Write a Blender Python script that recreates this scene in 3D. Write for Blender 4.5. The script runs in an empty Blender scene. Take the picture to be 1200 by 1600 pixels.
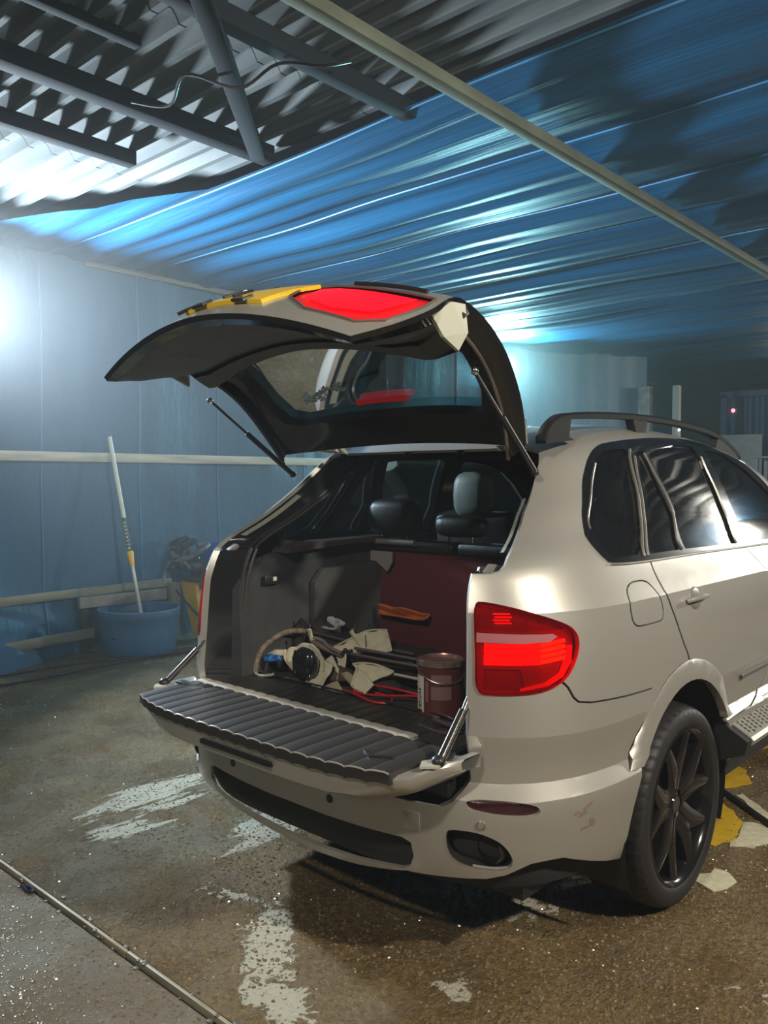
import bpy, bmesh, math, random
from mathutils import Vector, Matrix, noise
from mathutils.geometry import delaunay_2d_cdt
random.seed(7)
PI = math.pi
scene = bpy.context.scene
col = scene.collection

# ---------------------------------------------------------------- camera
cam = bpy.data.cameras.new('camera'); camo = bpy.data.objects.new('camera', cam); col.objects.link(camo)
cam.sensor_fit = 'VERTICAL'; cam.sensor_height = 36.0; cam.lens = 1290.0/1600*36
yaw, pit = math.radians(42.2), math.radians(-2.0)
fw = Vector((-math.sin(yaw)*math.cos(pit), math.cos(yaw)*math.cos(pit), math.sin(pit)))
rt = Vector((math.cos(yaw), math.sin(yaw), 0)); up = rt.cross(fw)
camo.matrix_world = Matrix(((rt.x, up.x, -fw.x, 2.11), (rt.y, up.y, -fw.y, -1.865), (rt.z, up.z, -fw.z, 1.535), (0, 0, 0, 1)))
cam.clip_start = 0.05; cam.clip_end = 300
scene.camera = camo

# ---------------------------------------------------------------- world, lights, exposure
w = bpy.data.worlds.new('night'); scene.world = w; w.use_nodes = True
w.node_tree.nodes['Background'].inputs['Color'].default_value = (0.035, 0.05, 0.075, 1)
w.node_tree.nodes['Background'].inputs['Strength'].default_value = 0.15
scene.view_settings.view_transform = 'Standard'; scene.view_settings.look = 'None'
scene.view_settings.gamma = 1.0; scene.view_settings.use_curve_mapping = False
scene.view_settings.exposure = 0.0

def lamp(name, kind, loc, target, power, color, size=0.3, spot=None, blend=0.6):
    l = bpy.data.lights.new(name, kind); o = bpy.data.objects.new(name, l); col.objects.link(o)
    l.energy = power; l.color = color
    if kind == 'AREA':
        l.shape = 'RECTANGLE'; l.size = size; l.size_y = size*0.7
        if spot: l.spread = math.radians(spot)
    else: l.shadow_soft_size = size
    if spot and kind == 'SPOT': l.spot_size = math.radians(spot); l.spot_blend = blend
    o.location = loc
    o.rotation_euler = (Vector(target)-Vector(loc)).to_track_quat('-Z', 'Y').to_euler()
    return o
# floodlights: over the bay's open right side, on the left wall near and far, far right
lamp('flood_key', 'SPOT', (4.4, 0.35, 3.35), (0.4, 0.7, 0.4), 740, (1.0, 0.93, 0.78), 0.10, 120)
lamp('flood_left', 'AREA', (-4.64, 0.40, 2.85), (-1.0, 2.6, 2.6), 400, (0.76, 0.90, 1.0), 0.30, 125)
lamp('flood_back', 'AREA', (-4.72, 8.25, 3.20), (-1.5, 4.5, 2.8), 300, (0.40, 0.92, 1.0), 0.30)
lamp('flood_front', 'AREA', (4.2, 13.4, 3.30), (1.0, 3.0, 1.0), 300, (1.0, 0.97, 0.86), 0.45)
lamp('flood_behind', 'AREA', (1.5, -3.0, 3.35), (-0.5, 0.6, 0.3), 72, (1.0, 0.92, 0.78), 0.22)

# ---------------------------------------------------------------- materials
MATS = {}
def _n(nt, t, loc=None, **kw):
    n = nt.nodes.new(t)
    for k, v in kw.items():
        if k in n.inputs: n.inputs[k].default_value = v
        else: setattr(n, k, v)
    return n
def mat(name, c=(.5,.5,.5), r=.5, m=0.0, coat=0.0, e=None, es=0.0, var=0.0, vscale=8.0, bump=0.0, bscale=40.0, c2=None, stretch=None, spec=None, alpha=None):
    if name in MATS: return MATS[name]
    M = bpy.data.materials.new(name); M.use_nodes = True; nt = M.node_tree; P = nt.nodes['Principled BSDF']
    P.inputs['Base Color'].default_value = (*c, 1); P.inputs['Roughness'].default_value = r; P.inputs['Metallic'].default_value = m
    P.inputs['Coat Weight'].default_value = coat; P.inputs['Coat Roughness'].default_value = 0.06
    if spec is not None: P.inputs['Specular IOR Level'].default_value = spec
    if e: P.inputs['Emission Color'].default_value = (*e, 1); P.inputs['Emission Strength'].default_value = es
    if var or c2 or bump:
        tc = nt.nodes.new('ShaderNodeTexCoord'); mp = nt.nodes.new('ShaderNodeMapping')
        nt.links.new(tc.outputs['Object'], mp.inputs['Vector'])
        if stretch: mp.inputs['Scale'].default_value = stretch
    if var or c2:
        nz = nt.nodes.new('ShaderNodeTexNoise'); nz.inputs['Scale'].default_value = vscale; nz.inputs['Detail'].default_value = 5
        nt.links.new(mp.outputs[0], nz.inputs['Vector'])
        rp = nt.nodes.new('ShaderNodeValToRGB'); rp.color_ramp.elements[0].position = .32; rp.color_ramp.elements[1].position = .68
        a = c if c2 else tuple(max(0, x*(1-var)) for x in c); b = c2 if c2 else tuple(min(1, x*(1+var)) for x in c)
        rp.color_ramp.elements[0].color = (*a, 1); rp.color_ramp.elements[1].color = (*b, 1)
        nt.links.new(nz.outputs[0], rp.inputs[0]); nt.links.new(rp.outputs[0], P.inputs['Base Color'])
    if bump:
        nb = nt.nodes.new('ShaderNodeTexNoise'); nb.inputs['Scale'].default_value = bscale; nb.inputs['Detail'].default_value = 4
        bp = nt.nodes.new('ShaderNodeBump'); bp.inputs['Strength'].default_value = bump; bp.inputs['Distance'].default_value = .01
        nt.links.new(mp.outputs[0], nb.inputs['Vector']); nt.links.new(nb.outputs[0], bp.inputs['Height']); nt.links.new(bp.outputs[0], P.inputs['Normal'])
    MATS[name] = M; return M
def glassmat(name, tint, gloss=.5, rough=.03, base=(.02,.02,.02), fac=.1):
    M = bpy.data.materials.new(name); M.use_nodes = True; nt = M.node_tree; nt.nodes.clear()
    out = nt.nodes.new('ShaderNodeOutputMaterial'); tr = nt.nodes.new('ShaderNodeBsdfTransparent'); tr.inputs[0].default_value = (*tint, 1)
    gl = nt.nodes.new('ShaderNodeBsdfGlossy'); gl.inputs['Roughness'].default_value = rough; gl.inputs[0].default_value = (.9,.9,.9,1)
    fr = nt.nodes.new('ShaderNodeFresnel'); fr.inputs[0].default_value = 1.5
    ma = nt.nodes.new('ShaderNodeMath'); ma.operation = 'MULTIPLY_ADD'; ma.inputs[1].default_value = gloss; ma.inputs[2].default_value = fac*.2
    mx = nt.nodes.new('ShaderNodeMixShader'); df = nt.nodes.new('ShaderNodeBsdfDiffuse'); df.inputs[0].default_value = (*base, 1)
    m2 = nt.nodes.new('ShaderNodeMixShader'); m2.inputs[0].default_value = fac
    nt.links.new(tr.outputs[0], m2.inputs[1]); nt.links.new(df.outputs[0], m2.inputs[2])
    nt.links.new(fr.outputs[0], ma.inputs[0]); nt.links.new(ma.outputs[0], mx.inputs[0])
    nt.links.new(m2.outputs[0], mx.inputs[1]); nt.links.new(gl.outputs[0], mx.inputs[2]); nt.links.new(mx.outputs[0], out.inputs[0])
    MATS[name] = M; return M
paint = mat('silver_paint', (.47,.445,.405), .40, .55, .5)
black = mat('black_plastic', (.014,.014,.015), .42)
glossblack = mat('gloss_black', (.010,.010,.011), .12, 0, .5)
rubber = mat('rubber', (.018,.016,.016), .55, bump=.1, bscale=120)
darktrim = mat('dark_carpet_trim', (.038,.038,.040), .9, var=.25, vscale=6, bump=.25, bscale=300)
greytrim = mat('grey_plastic_trim', (.06,.058,.056), .6, bump=.1, bscale=400)
leather = mat('dark_leather', (.022,.018,.017), .42, bump=.15, bscale=200)
greyleather = mat('grey_leather', (.26,.27,.24), .5)
chrome = mat('chrome', (.75,.74,.72), .12, 1.0)
steel = mat('steel', (.42,.40,.38), .3, .9)
glass = glassmat('tinted_glass', (.30,.35,.36), .9, .05, (.03,.03,.032), .22)
gateglass = glassmat('rear_glass', (.34,.44,.44), .85, .03, (.05,.07,.07), .12)
redlens = glassmat('red_lens', (.90,.03,.035), .7, .04, (.35,.0,.005), .10)

# ---------------------------------------------------------------- mesh helpers
class MB:
    def __init__(s): s.v = []; s.f = []; s.sm = []
    def add(s, vs, fs, smooth=False):
        o = len(s.v); s.v += [tuple(p) for p in vs]; s.f += [tuple(i+o for i in f) for f in fs]; s.sm += [smooth]*len(fs); return s
    def box(s, c, d, rot=None, bev=0.0):
        x, y, z = d[0]/2, d[1]/2, d[2]/2
        b = min(bev, x*.98, y*.98, z*.98)
        R = rot if rot else Matrix.Identity(3)
        if b <= 0:
            P = [(sx*x, sy*y, sz*z) for sx in (-1,1) for sy in (-1,1) for sz in (-1,1)]
            F = [(0,1,3,2),(4,6,7,5),(0,4,5,1),(2,3,7,6),(0,2,6,4),(1,5,7,3)]
        else:
            bm = bmesh.new(); bmesh.ops.create_cube(bm, size=1.0)
            for v in bm.verts: v.co = Vector((v.co.x*d[0], v.co.y*d[1], v.co.z*d[2]))
            bmesh.ops.bevel(bm, geom=list(bm.edges), offset=b, segments=2, profile=.5, affect='EDGES')
            bm.verts.index_update(); P = [tuple(v.co) for v in bm.verts]; F = [tuple(v.index for v in f.verts) for f in bm.faces]; bm.free()
        return s.add([Vector(c)+R@Vector(p) for p in P], F, bev > 0)
    def tube(s, path, r, n=10, caps=True):
        path = [Vector(p) for p in path]; rs = r if isinstance(r, (list, tuple)) else [r]*len(path)
        vs = []; prev = None
        for i, p in enumerate(path):
            t = (path[min(i+1, len(path)-1)]-path[max(i-1, 0)])
            t = t.normalized() if t.length > 1e-9 else Vector((0,0,1))
            if prev is None: a = t.orthogonal().normalized()
            else:
                a = prev-t*prev.dot(t); a = a.normalized() if a.length > 1e-6 else t.orthogonal().normalized()
            prev = a; b = t.cross(a)
            vs += [p+(a*math.cos(2*PI*k/n)+b*math.sin(2*PI*k/n))*rs[i] for k in range(n)]
        F = [(i*n+k, i*n+(k+1) % n, (i+1)*n+(k+1) % n, (i+1)*n+k) for i in range(len(path)-1) for k in range(n)]
        s.add(vs, F, True)
        if caps: s.add([], []); o = len(s.v)-len(vs); s.f += [tuple(o+k for k in range(n-1, -1, -1)), tuple(o+len(vs)-n+k for k in range(n))]; s.sm += [False, False]
        return s
    def lathe(s, prof, c=(0,0,0), n=32, axis='z', smooth=True):
        vs = []
        for (r, h) in prof:
            for k in range(n):
                a = 2*PI*k/n; q = (r*math.cos(a), r*math.sin(a), h)
                if axis == 'x': q = (h, q[0], q[1])
                if axis == 'y': q = (q[0], h, q[1])
                vs.append(Vector(c)+Vector(q))
        m = len(prof); F = [(i*n+k, i*n+(k+1) % n, (i+1)*n+(k+1) % n, (i+1)*n+k) for i in range(m-1) for k in range(n)]
        return s.add(vs, F, smooth)
    def prism(s, poly, z0, z1, axis='z', smooth=False):
        def q(p, h): return {'z': (p[0], p[1], h), 'x': (h, p[0], p[1]), 'y': (p[0], h, p[1])}[axis]
        n = len(poly); vs = [q(p, z0) for p in poly]+[q(p, z1) for p in poly]
        F = [tuple(range(n-1, -1, -1)), tuple(range(n, 2*n))]+[(k, (k+1) % n, n+(k+1) % n, n+k) for k in range(n)]
        return s.add(vs, F, smooth)
    def ball(s, c, r, n=14, sc=(1,1,1)):
        m = n//2; vs = []
        for i in range(m+1):
            a = PI*i/m
            for k in range(n): vs.append(Vector(c)+Vector((r*sc[0]*math.sin(a)*math.cos(2*PI*k/n), r*sc[1]*math.sin(a)*math.sin(2*PI*k/n), r*sc[2]*math.cos(a))))
        return s.add(vs, [(i*n+k, (i+1)*n+k, (i+1)*n+(k+1) % n, i*n+(k+1) % n) for i in range(m) for k in range(n)], True)
    def grid(s, P, smooth=True):
        a, b = len(P), len(P[0]); return s.add([p for r in P for p in r], [(i*b+j, i*b+j+1, (i+1)*b+j+1, (i+1)*b+j) for i in range(a-1) for j in range(b-1)], smooth)
    def build(s, name, m, parent=None, solid=0.0, sub=0, bevel=0.0, fix=True):
        me = bpy.data.meshes.new(name); me.from_pydata(s.v, [], s.f); me.update()
        bm = bmesh.new(); bm.from_mesh(me); bmesh.ops.remove_doubles(bm, verts=bm.verts, dist=1e-6)
        if fix: bmesh.ops.recalc_face_normals(bm, faces=bm.faces)
        ang = any(s.sm)
        for f in bm.faces: f.smooth = ang
        bm.to_mesh(me); bm.free()
        if ang: me.set_sharp_from_angle(angle=math.radians(38))
        me.materials.append(m); o = bpy.data.objects.new(name, me); col.objects.link(o); o.parent = parent
        if solid: md = o.modifiers.new('solid', 'SOLIDIFY'); md.thickness = solid; md.offset = 0
        if bevel: md = o.modifiers.new('bevel', 'BEVEL'); md.width = bevel; md.segments = 2; md.limit_method = 'ANGLE'
        if sub: md = o.modifiers.new('sub', 'SUBSURF'); md.levels = sub; md.render_levels = sub
        return o
def tag(o, label=None, cat=None, group=None, kind=None):
    if label: o['label'] = label
    if cat: o['category'] = cat
    if group: o['group'] = group
    if kind: o['kind'] = kind
    return o
def empty(name, loc=(0,0,0), parent=None):
    o = bpy.data.objects.new(name, None); col.objects.link(o); o.location = loc; o.parent = parent; o.empty_display_size = .1; return o
def spline(pts, n=8):
    P = [Vector(p) for p in pts]; out = []
    for i in range(len(P)-1):
        a, b, c, d = P[max(i-1, 0)], P[i], P[i+1], P[min(i+2, len(P)-1)]
        for k in range(n):
            t = k/n; out.append(.5*((2*b)+(c-a)*t+(2*a-5*b+4*c-d)*t*t+(3*b-a-3*c+d)*t**3))
    return out+[P[-1]]

# ---------------------------------------------------------------- panel cutter: regions drawn in the surface's own (u, v), triangulated, lifted onto the surface
def inside(p, poly):
    x, y = p; r = False; n = len(poly); j = n-1
    for i in range(n):
        xi, yi = poly[i]; xj, yj = poly[j]
        if (yi > y) != (yj > y) and x < (xj-xi)*(y-yi)/(yj-yi)+xi: r = not r
        j = i
    return r
def dens(poly, su, sv, closed=True):
    out = []; n = len(poly)
    for i in range(n if closed else n-1):
        a, b = poly[i], poly[(i+1) % n]; k = max(1, int(math.ceil(max(abs(a[0]-b[0])/su, abs(a[1]-b[1])/sv))))
        out += [(a[0]+(b[0]-a[0])*t/k, a[1]+(b[1]-a[1])*t/k) for t in range(k)]
    if not closed: out.append(poly[-1])
    return out
def chaikin(P_, n=1):     # round a closed outline's corners
    for _ in range(n):
        P_ = [q for a, b in zip(P_, P_[1:]+P_[:1]) for q in ((a[0]*.8+b[0]*.2, a[1]*.8+b[1]*.2), (a[0]*.2+b[0]*.8, a[1]*.2+b[1]*.8))]
    return P_
def strip(path, w, sx=1.0):       # a thin band along a path, w in v units, sx = v units per u unit
    L, R = [], []
    for i, p in enumerate(path):
        a = path[max(i-1, 0)]; b = path[min(i+1, len(path)-1)]
        dx, dy = (b[0]-a[0])*sx, b[1]-a[1]; l = math.hypot(dx, dy) or 1
        L.append((p[0]-dy/l*w/2/sx, p[1]+dx/l*w/2)); R.append((p[0]+dy/l*w/2/sx, p[1]-dx/l*w/2))
    return L+R[::-1]
def cut(regions, dom, us, vs, su, sv, lines=()):
    """regions: [(name, polygon, ...)] first match wins; dom: outline. returns verts(uv), {name: tris}"""
    V = []; E = []; idx = {}
    def vid(p):
        k = (round(p[0], 5), round(p[1], 5))
        if k not in idx: idx[k] = len(V); V.append(Vector(k))
        return idx[k]
    loops = [dens(dom, su, sv)]+[dens(r[1], su, sv) for r in regions if r[1]]
    for L in loops:
        ids = [vid(p) for p in L]
        for a, b in zip(ids, ids[1:]+ids[:1]):
            if a != b: E.append((a, b))
    for Ln in lines:
        ids = [vid(p) for p in dens(Ln, su, sv, False)]
        E += [(a, b) for a, b in zip(ids, ids[1:]) if a != b]
    cell = {}
    for v in V: cell.setdefault((int(v.x/su), int(v.y/sv)), []).append(v)
    for u in us:
        for v in vs:
            ok = True; ci, cj = int(u/su), int(v/sv)
            for i in (-1,0,1):
                for j in (-1,0,1):
                    for q in cell.get((ci+i, cj+j), ()):
                        if abs(q.x-u) < su*.35 and abs(q.y-v) < sv*.35: ok = False; break
                    if not ok: break
                if not ok: break
            if ok and inside((u, v), dom): vid((u, v))
    r = delaunay_2d_cdt(V, E, [], 0, 1e-6)
    W = [tuple(p) for p in r[0]]; out = {}
    bb = [(n_, p, min(q[0] for q in p), max(q[0] for q in p), min(q[1] for q in p), max(q[1] for q in p)) if p else (n_, None, 0, 0, 0, 0) for n_, p in [(x[0], x[1]) for x in regions]]
    for t in r[2]:
        if len(t) != 3: continue
        cx = sum(W[i][0] for i in t)/3; cy = sum(W[i][1] for i in t)/3
        if not inside((cx, cy), dom): continue
        for (n_, p, a, b, c, d) in bb:
            if p is None or (a <= cx <= b and c <= cy <= d and inside((cx, cy), p)):
                out.setdefault(n_, []).append(tuple(t)); break
    return W, out
def panel(name, W, tris, F, m, parent, off=0.0, lip=0.0, mirror=True, nflip=1, shade=True, thick=None, sides=(1,-1), creased=False):
    """lift triangles onto surface F(u, v) displaced by off along its normal; lip folds the border inwards"""
    def nrm(u, v):
        e = 1e-3; a = Vector(F(u+e, v))-Vector(F(u-e, v)); b = Vector(F(u, v+e))-Vector(F(u, v-e))
        n = a.cross(b)
        return n.normalized()*nflip if n.length > 1e-12 else Vector((0,0,1))
    used = sorted({i for t in tris for i in t}); mp = {k: j for j, k in enumerate(used)}
    N = [nrm(*W[k]) for k in used]; P = []
    for j, k in enumerate(used):
        o = off(*W[k]) if callable(off) else off
        P.append(Vector(F(*W[k]))+N[j]*o)
    tr = []
    for t in tris:
        a, b, c = [mp[i] for i in t]
        if (P[b]-P[a]).cross(P[c]-P[a]).dot(N[a]+N[b]+N[c]) < 0: b, c = c, b
        tr.append((a, b, c))
    nb = len(P); VV = list(P); NN = list(N)
    if lip:
        cnt = {}
        for t in tr:
            for e in ((t[0],t[1]),(t[1],t[2]),(t[2],t[0])): cnt[tuple(sorted(e))] = cnt.get(tuple(sorted(e)), 0)+1
        m2 = {}
        q = []
        for t in tr:
            for e in ((t[0],t[1]),(t[1],t[2]),(t[2],t[0])):
                if cnt[tuple(sorted(e))] == 1:
                    if mirror and abs(VV[e[0]].x) < 1e-4 and abs(VV[e[1]].x) < 1e-4: continue
                    for i in e:
                        if i not in m2: m2[i] = len(VV); VV.append(P[i]-N[i]*lip); NN.append(N[i])
                    q.append((e[1], e[0], m2[e[0]], m2[e[1]]))
        fs = tr+q
    else: fs = tr
    AV, AF, AN = [], [], []
    for s in (sides if mirror else (1,)):
        o = len(AV)
        AV += [(v.x*s, v.y, v.z) for v in VV]; AN += [(n.x*s, n.y, n.z) for n in NN]
        AF += [tuple(o+i for i in (f if s > 0 else f[::-1])) for f in fs]
    me = bpy.data.meshes.new(name); me.from_pydata(AV, [], AF); me.update()
    for p in me.polygons: p.use_smooth = True
    if shade:
        nl = []
        cn = {}; nper = len(fs); nv = len(VV)
        for pi, p in enumerate(me.polygons):
            flat = len(p.vertices) == 4
            if creased and not flat:
                s_ = (sides if mirror else (1,))[pi//nper]; ids = [vi % nv for vi in p.vertices]
                cu = sum(W[used[i]][0] for i in ids)/3; cv = sum(W[used[i]][1] for i in ids)/3
                for i in ids:
                    u_, v_ = W[used[i]]; a_ = nrm(u_+(cu-u_)*.15, v_+(cv-v_)*.15); nl.append((a_.x*s_, a_.y, a_.z))
            else:
                for vi in p.vertices: nl.append(tuple(p.normal) if flat else AN[vi])
        me.normals_split_custom_set(nl)
    me.materials.append(m); ob = bpy.data.objects.new(name, me); col.objects.link(ob); ob.parent = parent
    if thick: md = ob.modifiers.new('solid', 'SOLIDIFY'); md.thickness = thick; md.offset = -1
    return ob

# ---------------------------------------------------------------- the car body as one skin S(u, v): u runs from the tail round the side to the nose, v is height
ROWS=[ # z, half width, rear y, front y, exponent
(0.20,0.870,0.10,4.66,4.0),(0.28,0.900,0.050,4.76,4.0),(0.36,0.925,0.015,4.82,4.0),(0.48,0.945,0.0,4.85,4.0),(0.575,0.956,-0.005,4.86,4.0),(0.605,0.957,-0.003,4.86,4.0),
(0.645,0.928,0.034,4.84,4.0),(0.70,0.934,0.030,4.82,4.0),(0.79,0.950,0.020,4.80,4.0),(0.90,0.945,0.028,4.74,4.0),(1.00,0.938,0.034,4.52,4.0),
(1.10,0.926,0.038,3.98,4.0),(1.15,0.919,0.041,3.80,4.0),(1.17,0.907,0.043,3.76,4.0),(1.26,0.858,0.07,3.62,4.2),(1.40,0.805,0.25,3.45,4.5),(1.52,0.762,0.41,3.32,5.0),(1.60,0.728,0.50,3.22,5.0),
(1.66,0.702,0.57,3.14,5.0),(1.70,0.678,0.625,3.07,4.8),(1.73,0.640,0.675,2.99,4.6),(1.75,0.600,0.715,2.91,4.3),(1.765,0.545,0.76,2.82,4.0),(1.78,0.44,0.83,2.68,3.4),(1.79,0.27,0.91,2.48,2.6),(1.795,0.0,1.0,2.20,2.0)]
def _pchip(xs,ys):
    n=len(xs);h=[xs[i+1]-xs[i] for i in range(n-1)];d=[(ys[i+1]-ys[i])/h[i] for i in range(n-1)]
    m=[d[0]]+[0.0]*(n-2)+[d[-1]]
    for i in range(1,n-1):
        if d[i-1]*d[i]>0: m[i]=2*d[i-1]*d[i]/(d[i-1]+d[i])
    def f(x):
        if x<=xs[0]: return ys[0]
        if x>=xs[-1]: return ys[-1]
        lo,hi=0,n-1
        while hi-lo>1:
            k=(lo+hi)//2
            if xs[k]<=x: lo=k
            else: hi=k
        t=(x-xs[lo])/h[lo];a,b=ys[lo],ys[hi]
        return a*(1+2*t)*(1-t)**2+h[lo]*m[lo]*t*(1-t)**2+b*t*t*(3-2*t)+h[lo]*m[hi]*t*t*(t-1)
    return f
_Z=[r[0] for r in ROWS]
CREASE=(0.605,0.645,0.79,1.15)     # the body lines stay sharp: separate curves above and below each
def _pieces(k):
    cuts=[0]+[_Z.index(c) for c in CREASE]+[len(_Z)-1]
    fs=[(_Z[b],_pchip(_Z[a:b+1],[r[k] for r in ROWS[a:b+1]])) for a,b in zip(cuts,cuts[1:])]
    def f(z):
        for top,g in fs:
            if z<=top: return g(z)
        return fs[-1][1](z)
    return f
FX,FR,FF,FN=[_pieces(k) for k in (1,2,3,4)]
def _bb(v): return FR(v),FF(v),min(0.95,(FF(v)-FR(v))*0.48)
def _sag(y,v):
    w=min(1.0,max(0.0,(v-1.24)/0.42));w=w*w*(3-2*w)
    return 0.058*w*((min(3.1,max(0.4,y))-1.45)/0.85)**2
def S(u,v):
    x,y,z=S0(u,v)
    return (x,y,z-_sag(y,z))
def S0(u,v):
    a=FX(v);yr,yf,b=_bb(v);n=FN(v);s=1 if u>=0 else -1;u=abs(u)
    if a<1e-6: a=1e-6
    if u<=1:
        p=u*math.pi/2;si,co=math.sin(p),math.cos(p)
        r=((si/a)**n+(co/b)**n)**(-1/n);return (s*r*si,yr+b-r*co,v)
    if u<3:
        return (s*a,yr+b+(yf-yr-2*b)*(u-1)/2,v)
    p=(min(u,4)-3)*math.pi/2;si,co=math.sin(p),math.cos(p)
    r=((co/a)**n+(si/b)**n)**(-1/n);return (s*r*co,yf-b+r*si,v)
def uv_y(y,z):   # side point -> u
    a=FX(z);yr,yf,b=_bb(z);n=FN(z)
    if y<yr+b:
        q=min(1.0,max(0,(yr+b-y)/b));x=a*(1-q**n)**(1/n);return math.atan2(x,yr+b-y)/(math.pi/2)
    if y<=yf-b: return 1+2*(y-yr-b)/(yf-yr-2*b)
    q=min(1.0,(y-yf+b)/b);x=a*(1-q**n)**(1/n);return 3+math.atan2(y-yf+b,x)/(math.pi/2)
def uv_x(x,z):   # rear point -> u
    a=FX(z);yr,yf,b=_bb(z);n=FN(z);q=min(1,abs(x)/a);c=b*(1-q**n)**(1/n);return math.atan2(abs(x),c)/(math.pi/2)
# ================================================================ THE CAR
car = tag(empty('car', (0, 2.4, 0)), 'silver estate off-roader with raised rear hatch, lowered tailgate and black wheels', 'car')
CO = Vector((0, 2.4, 0))
class _Sh: pass
def toC(o):            # parts are modelled in world space, the car's empty stands under the car
    o.location = o.location-CO; return o
def circ(cy, cz, r, a0=0, a1=360, n=40): return [(cy+r*math.cos(math.radians(a0+(a1-a0)*k/n)), cz+r*math.sin(math.radians(a0+(a1-a0)*k/n))) for k in range(n+1)]
def yz(pts): return [(uv_y(y, z), z) for y, z in pts]
def arch(cy, r, top=.40, low=.16):
    P_ = [(cy+r, low)]+circ(cy, top, r, 0, 180, 28)+[(cy-r, low)]
    return yz([p for p in P_ if p[1] >= low-1e-6 and (low < .3 or p[1] > low+.004 )]) if low < .3 else yz([(cy+math.sqrt(r*r-(low-top)**2), low)]+[p for p in P_[1:-1] if p[1] > low+.004]+[(cy-math.sqrt(r*r-(low-top)**2), low)])
AY, FY = 1.04, 3.93
hole = [(-.02,.570),(.319,.573),(.379,.576),(.398,.596),(.408,.623),(.416,.655),(.414,.80),(.411,.95),(.409,1.10),(.406,1.20),(.405,1.262),(.440,1.263),(.452,1.271),(.456,1.287),(.445,1.340),(.423,1.415),(.400,1.491),(.387,1.56),(.374,1.624),(.366,1.66),(.350,1.695),(.32,1.708),(.25,1.713),(-.02,1.715)]
lampP = [(.416,1.183),(.439,1.182),(.483,1.167),(.541,1.139),(.575,1.118),(.594,1.101),(.605,1.078),(.608,1.050),(.604,1.020),(.597,.993),(.586,.964),(.572,.943),(.550,.926),(.528,.918),(.505,.914),(.468,.912),(.4235,.914),(.421,1.05)]
dlo = [(.89,1.265),(.795,1.268),(.722,1.274),(.705,1.283),(.628,1.34),(.585,1.378),(.566,1.41),(.531,1.471),(.493,1.574),(.481,1.645),(.483,1.68),(.498,1.699),(.553,1.705),(.627,1.710),(.831,1.719),(1.149,1.729),(2.0,1.733),(2.6,1.732),(3.0,1.722),(3.18,1.70),(3.27,1.66),(3.30,1.62),(3.31,1.50),(3.30,1.34),(3.22,1.25),(2.39,1.256),(1.896,1.261),(1.467,1.264),(1.026,1.266)]
qg = [(.870,1.288),(.733,1.289),(.715,1.296),(.649,1.348),(.600,1.389),(.583,1.42),(.550,1.472),(.517,1.57),(.506,1.635),(.510,1.665),(.53,1.674),(.614,1.677),(.655,1.61),(.695,1.548),(.786,1.416)]
sg = [(.915,1.285),(.825,1.413),(.731,1.545),(.670,1.660),(.706,1.662),(.864,1.514),(1.030,1.390),(1.171,1.284)]
dg = [(1.246,1.284),(1.045,1.413),(.880,1.538),(.737,1.665),(.937,1.690),(1.471,1.697),(1.66,1.64),(1.731,1.54),(1.868,1.399),(1.895,1.275)]
fg = [(2.039,1.275),(2.045,1.413),(1.99,1.546),(1.93,1.69),(2.6,1.70),(2.95,1.69),(3.10,1.655),(3.17,1.60),(3.20,1.50),(3.19,1.36),(3.12,1.272)]
wsu = [(3.48,1.20),(4.02,1.20),(4.02,1.70),(3.75,1.70),(3.62,1.67),(3.52,1.60),(3.46,1.45),(3.45,1.3)]
refl = [(.419,.597),(.425,.607),(.445,.611),(.493,.609),(.520,.602),(.538,.592),(.545,.577),(.538,.566),(.517,.562),(.47,.567),(.433,.576),(.422,.585)]
exh = [(.386,.505),(.40,.513),(.433,.513),(.455,.503),(.474,.487),(.488,.462),(.496,.430),(.492,.405),(.470,.398),(.430,.402),(.405,.413),(.392,.430),(.386,.46)]
valin = [(-.02,.437),(.10,.437),(.197,.443),(.300,.452),(.318,.442),(.322,.40),(.312,.362),(.292,.345),(.173,.315),(.05,.298),(-.02,.294)]
lowcut = [(-.02,.268),(.047,.268),(.12,.278),(.173,.290),(.25,.318),(.302,.341),(.383,.356),(.45,.366),(.482,.380),(.505,.398),(.527,.414),(.56,.418),(.588,.417),(.65,.376),(.70,.345),(.738,.325),(.765,.318),(.79,.31),(.83,.16),(-.02,.16)]
fuel = [(.766,1.185),(.79,1.206),(.847,1.207),(.875,1.197),(.899,1.165),(.914,1.127),(.918,1.09),(.908,1.067),(.85,1.066),(.79,1.068),(.772,1.085),(.765,1.13)]
bseam = [(.574,.944),(.585,.927),(.597,.895),(.608,.880),(.638,.871),(.74,.862),(.845,.856)]
rdoor = [(.92,1.262),(.932,1.20),(.940,1.16),(.966,1.098),(.982,1.06),(.999,1.015),(1.02,.97),(1.045,.925),(1.055,.895)]
fdoor = [(2.03,1.256),(2.058,1.20),(2.058,1.16),(2.05,1.12),(2.02,1.05),(1.97,.95),(1.87,.85),(1.73,.76),(1.687,.72),(1.628,.669),(1.56,.63),(1.50,.612),(1.30,.602)]
front_d = [(3.1,1.25),(3.12,1.0),(3.11,.8),(3.06,.62),(3.0,.605),(1.60,.618)]
hood = [(3.99,.93),(3.6,.95),(3.42,1.0),(3.30,1.06),(3.24,1.12),(3.26,1.155)]
grille = [(4.02,.86),(3.82,.86),(3.72,.84),(3.70,.72),(3.84,.66),(4.02,.66)]
headl = [(3.50,.90),(3.66,.89),(3.68,.80),(3.55,.76),(3.30,.80),(3.22,.86),(3.26,.91),(3.40,.94)]
intake = [(4.02,.56),(3.70,.56),(3.60,.50),(3.62,.36),(4.02,.36)]
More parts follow.
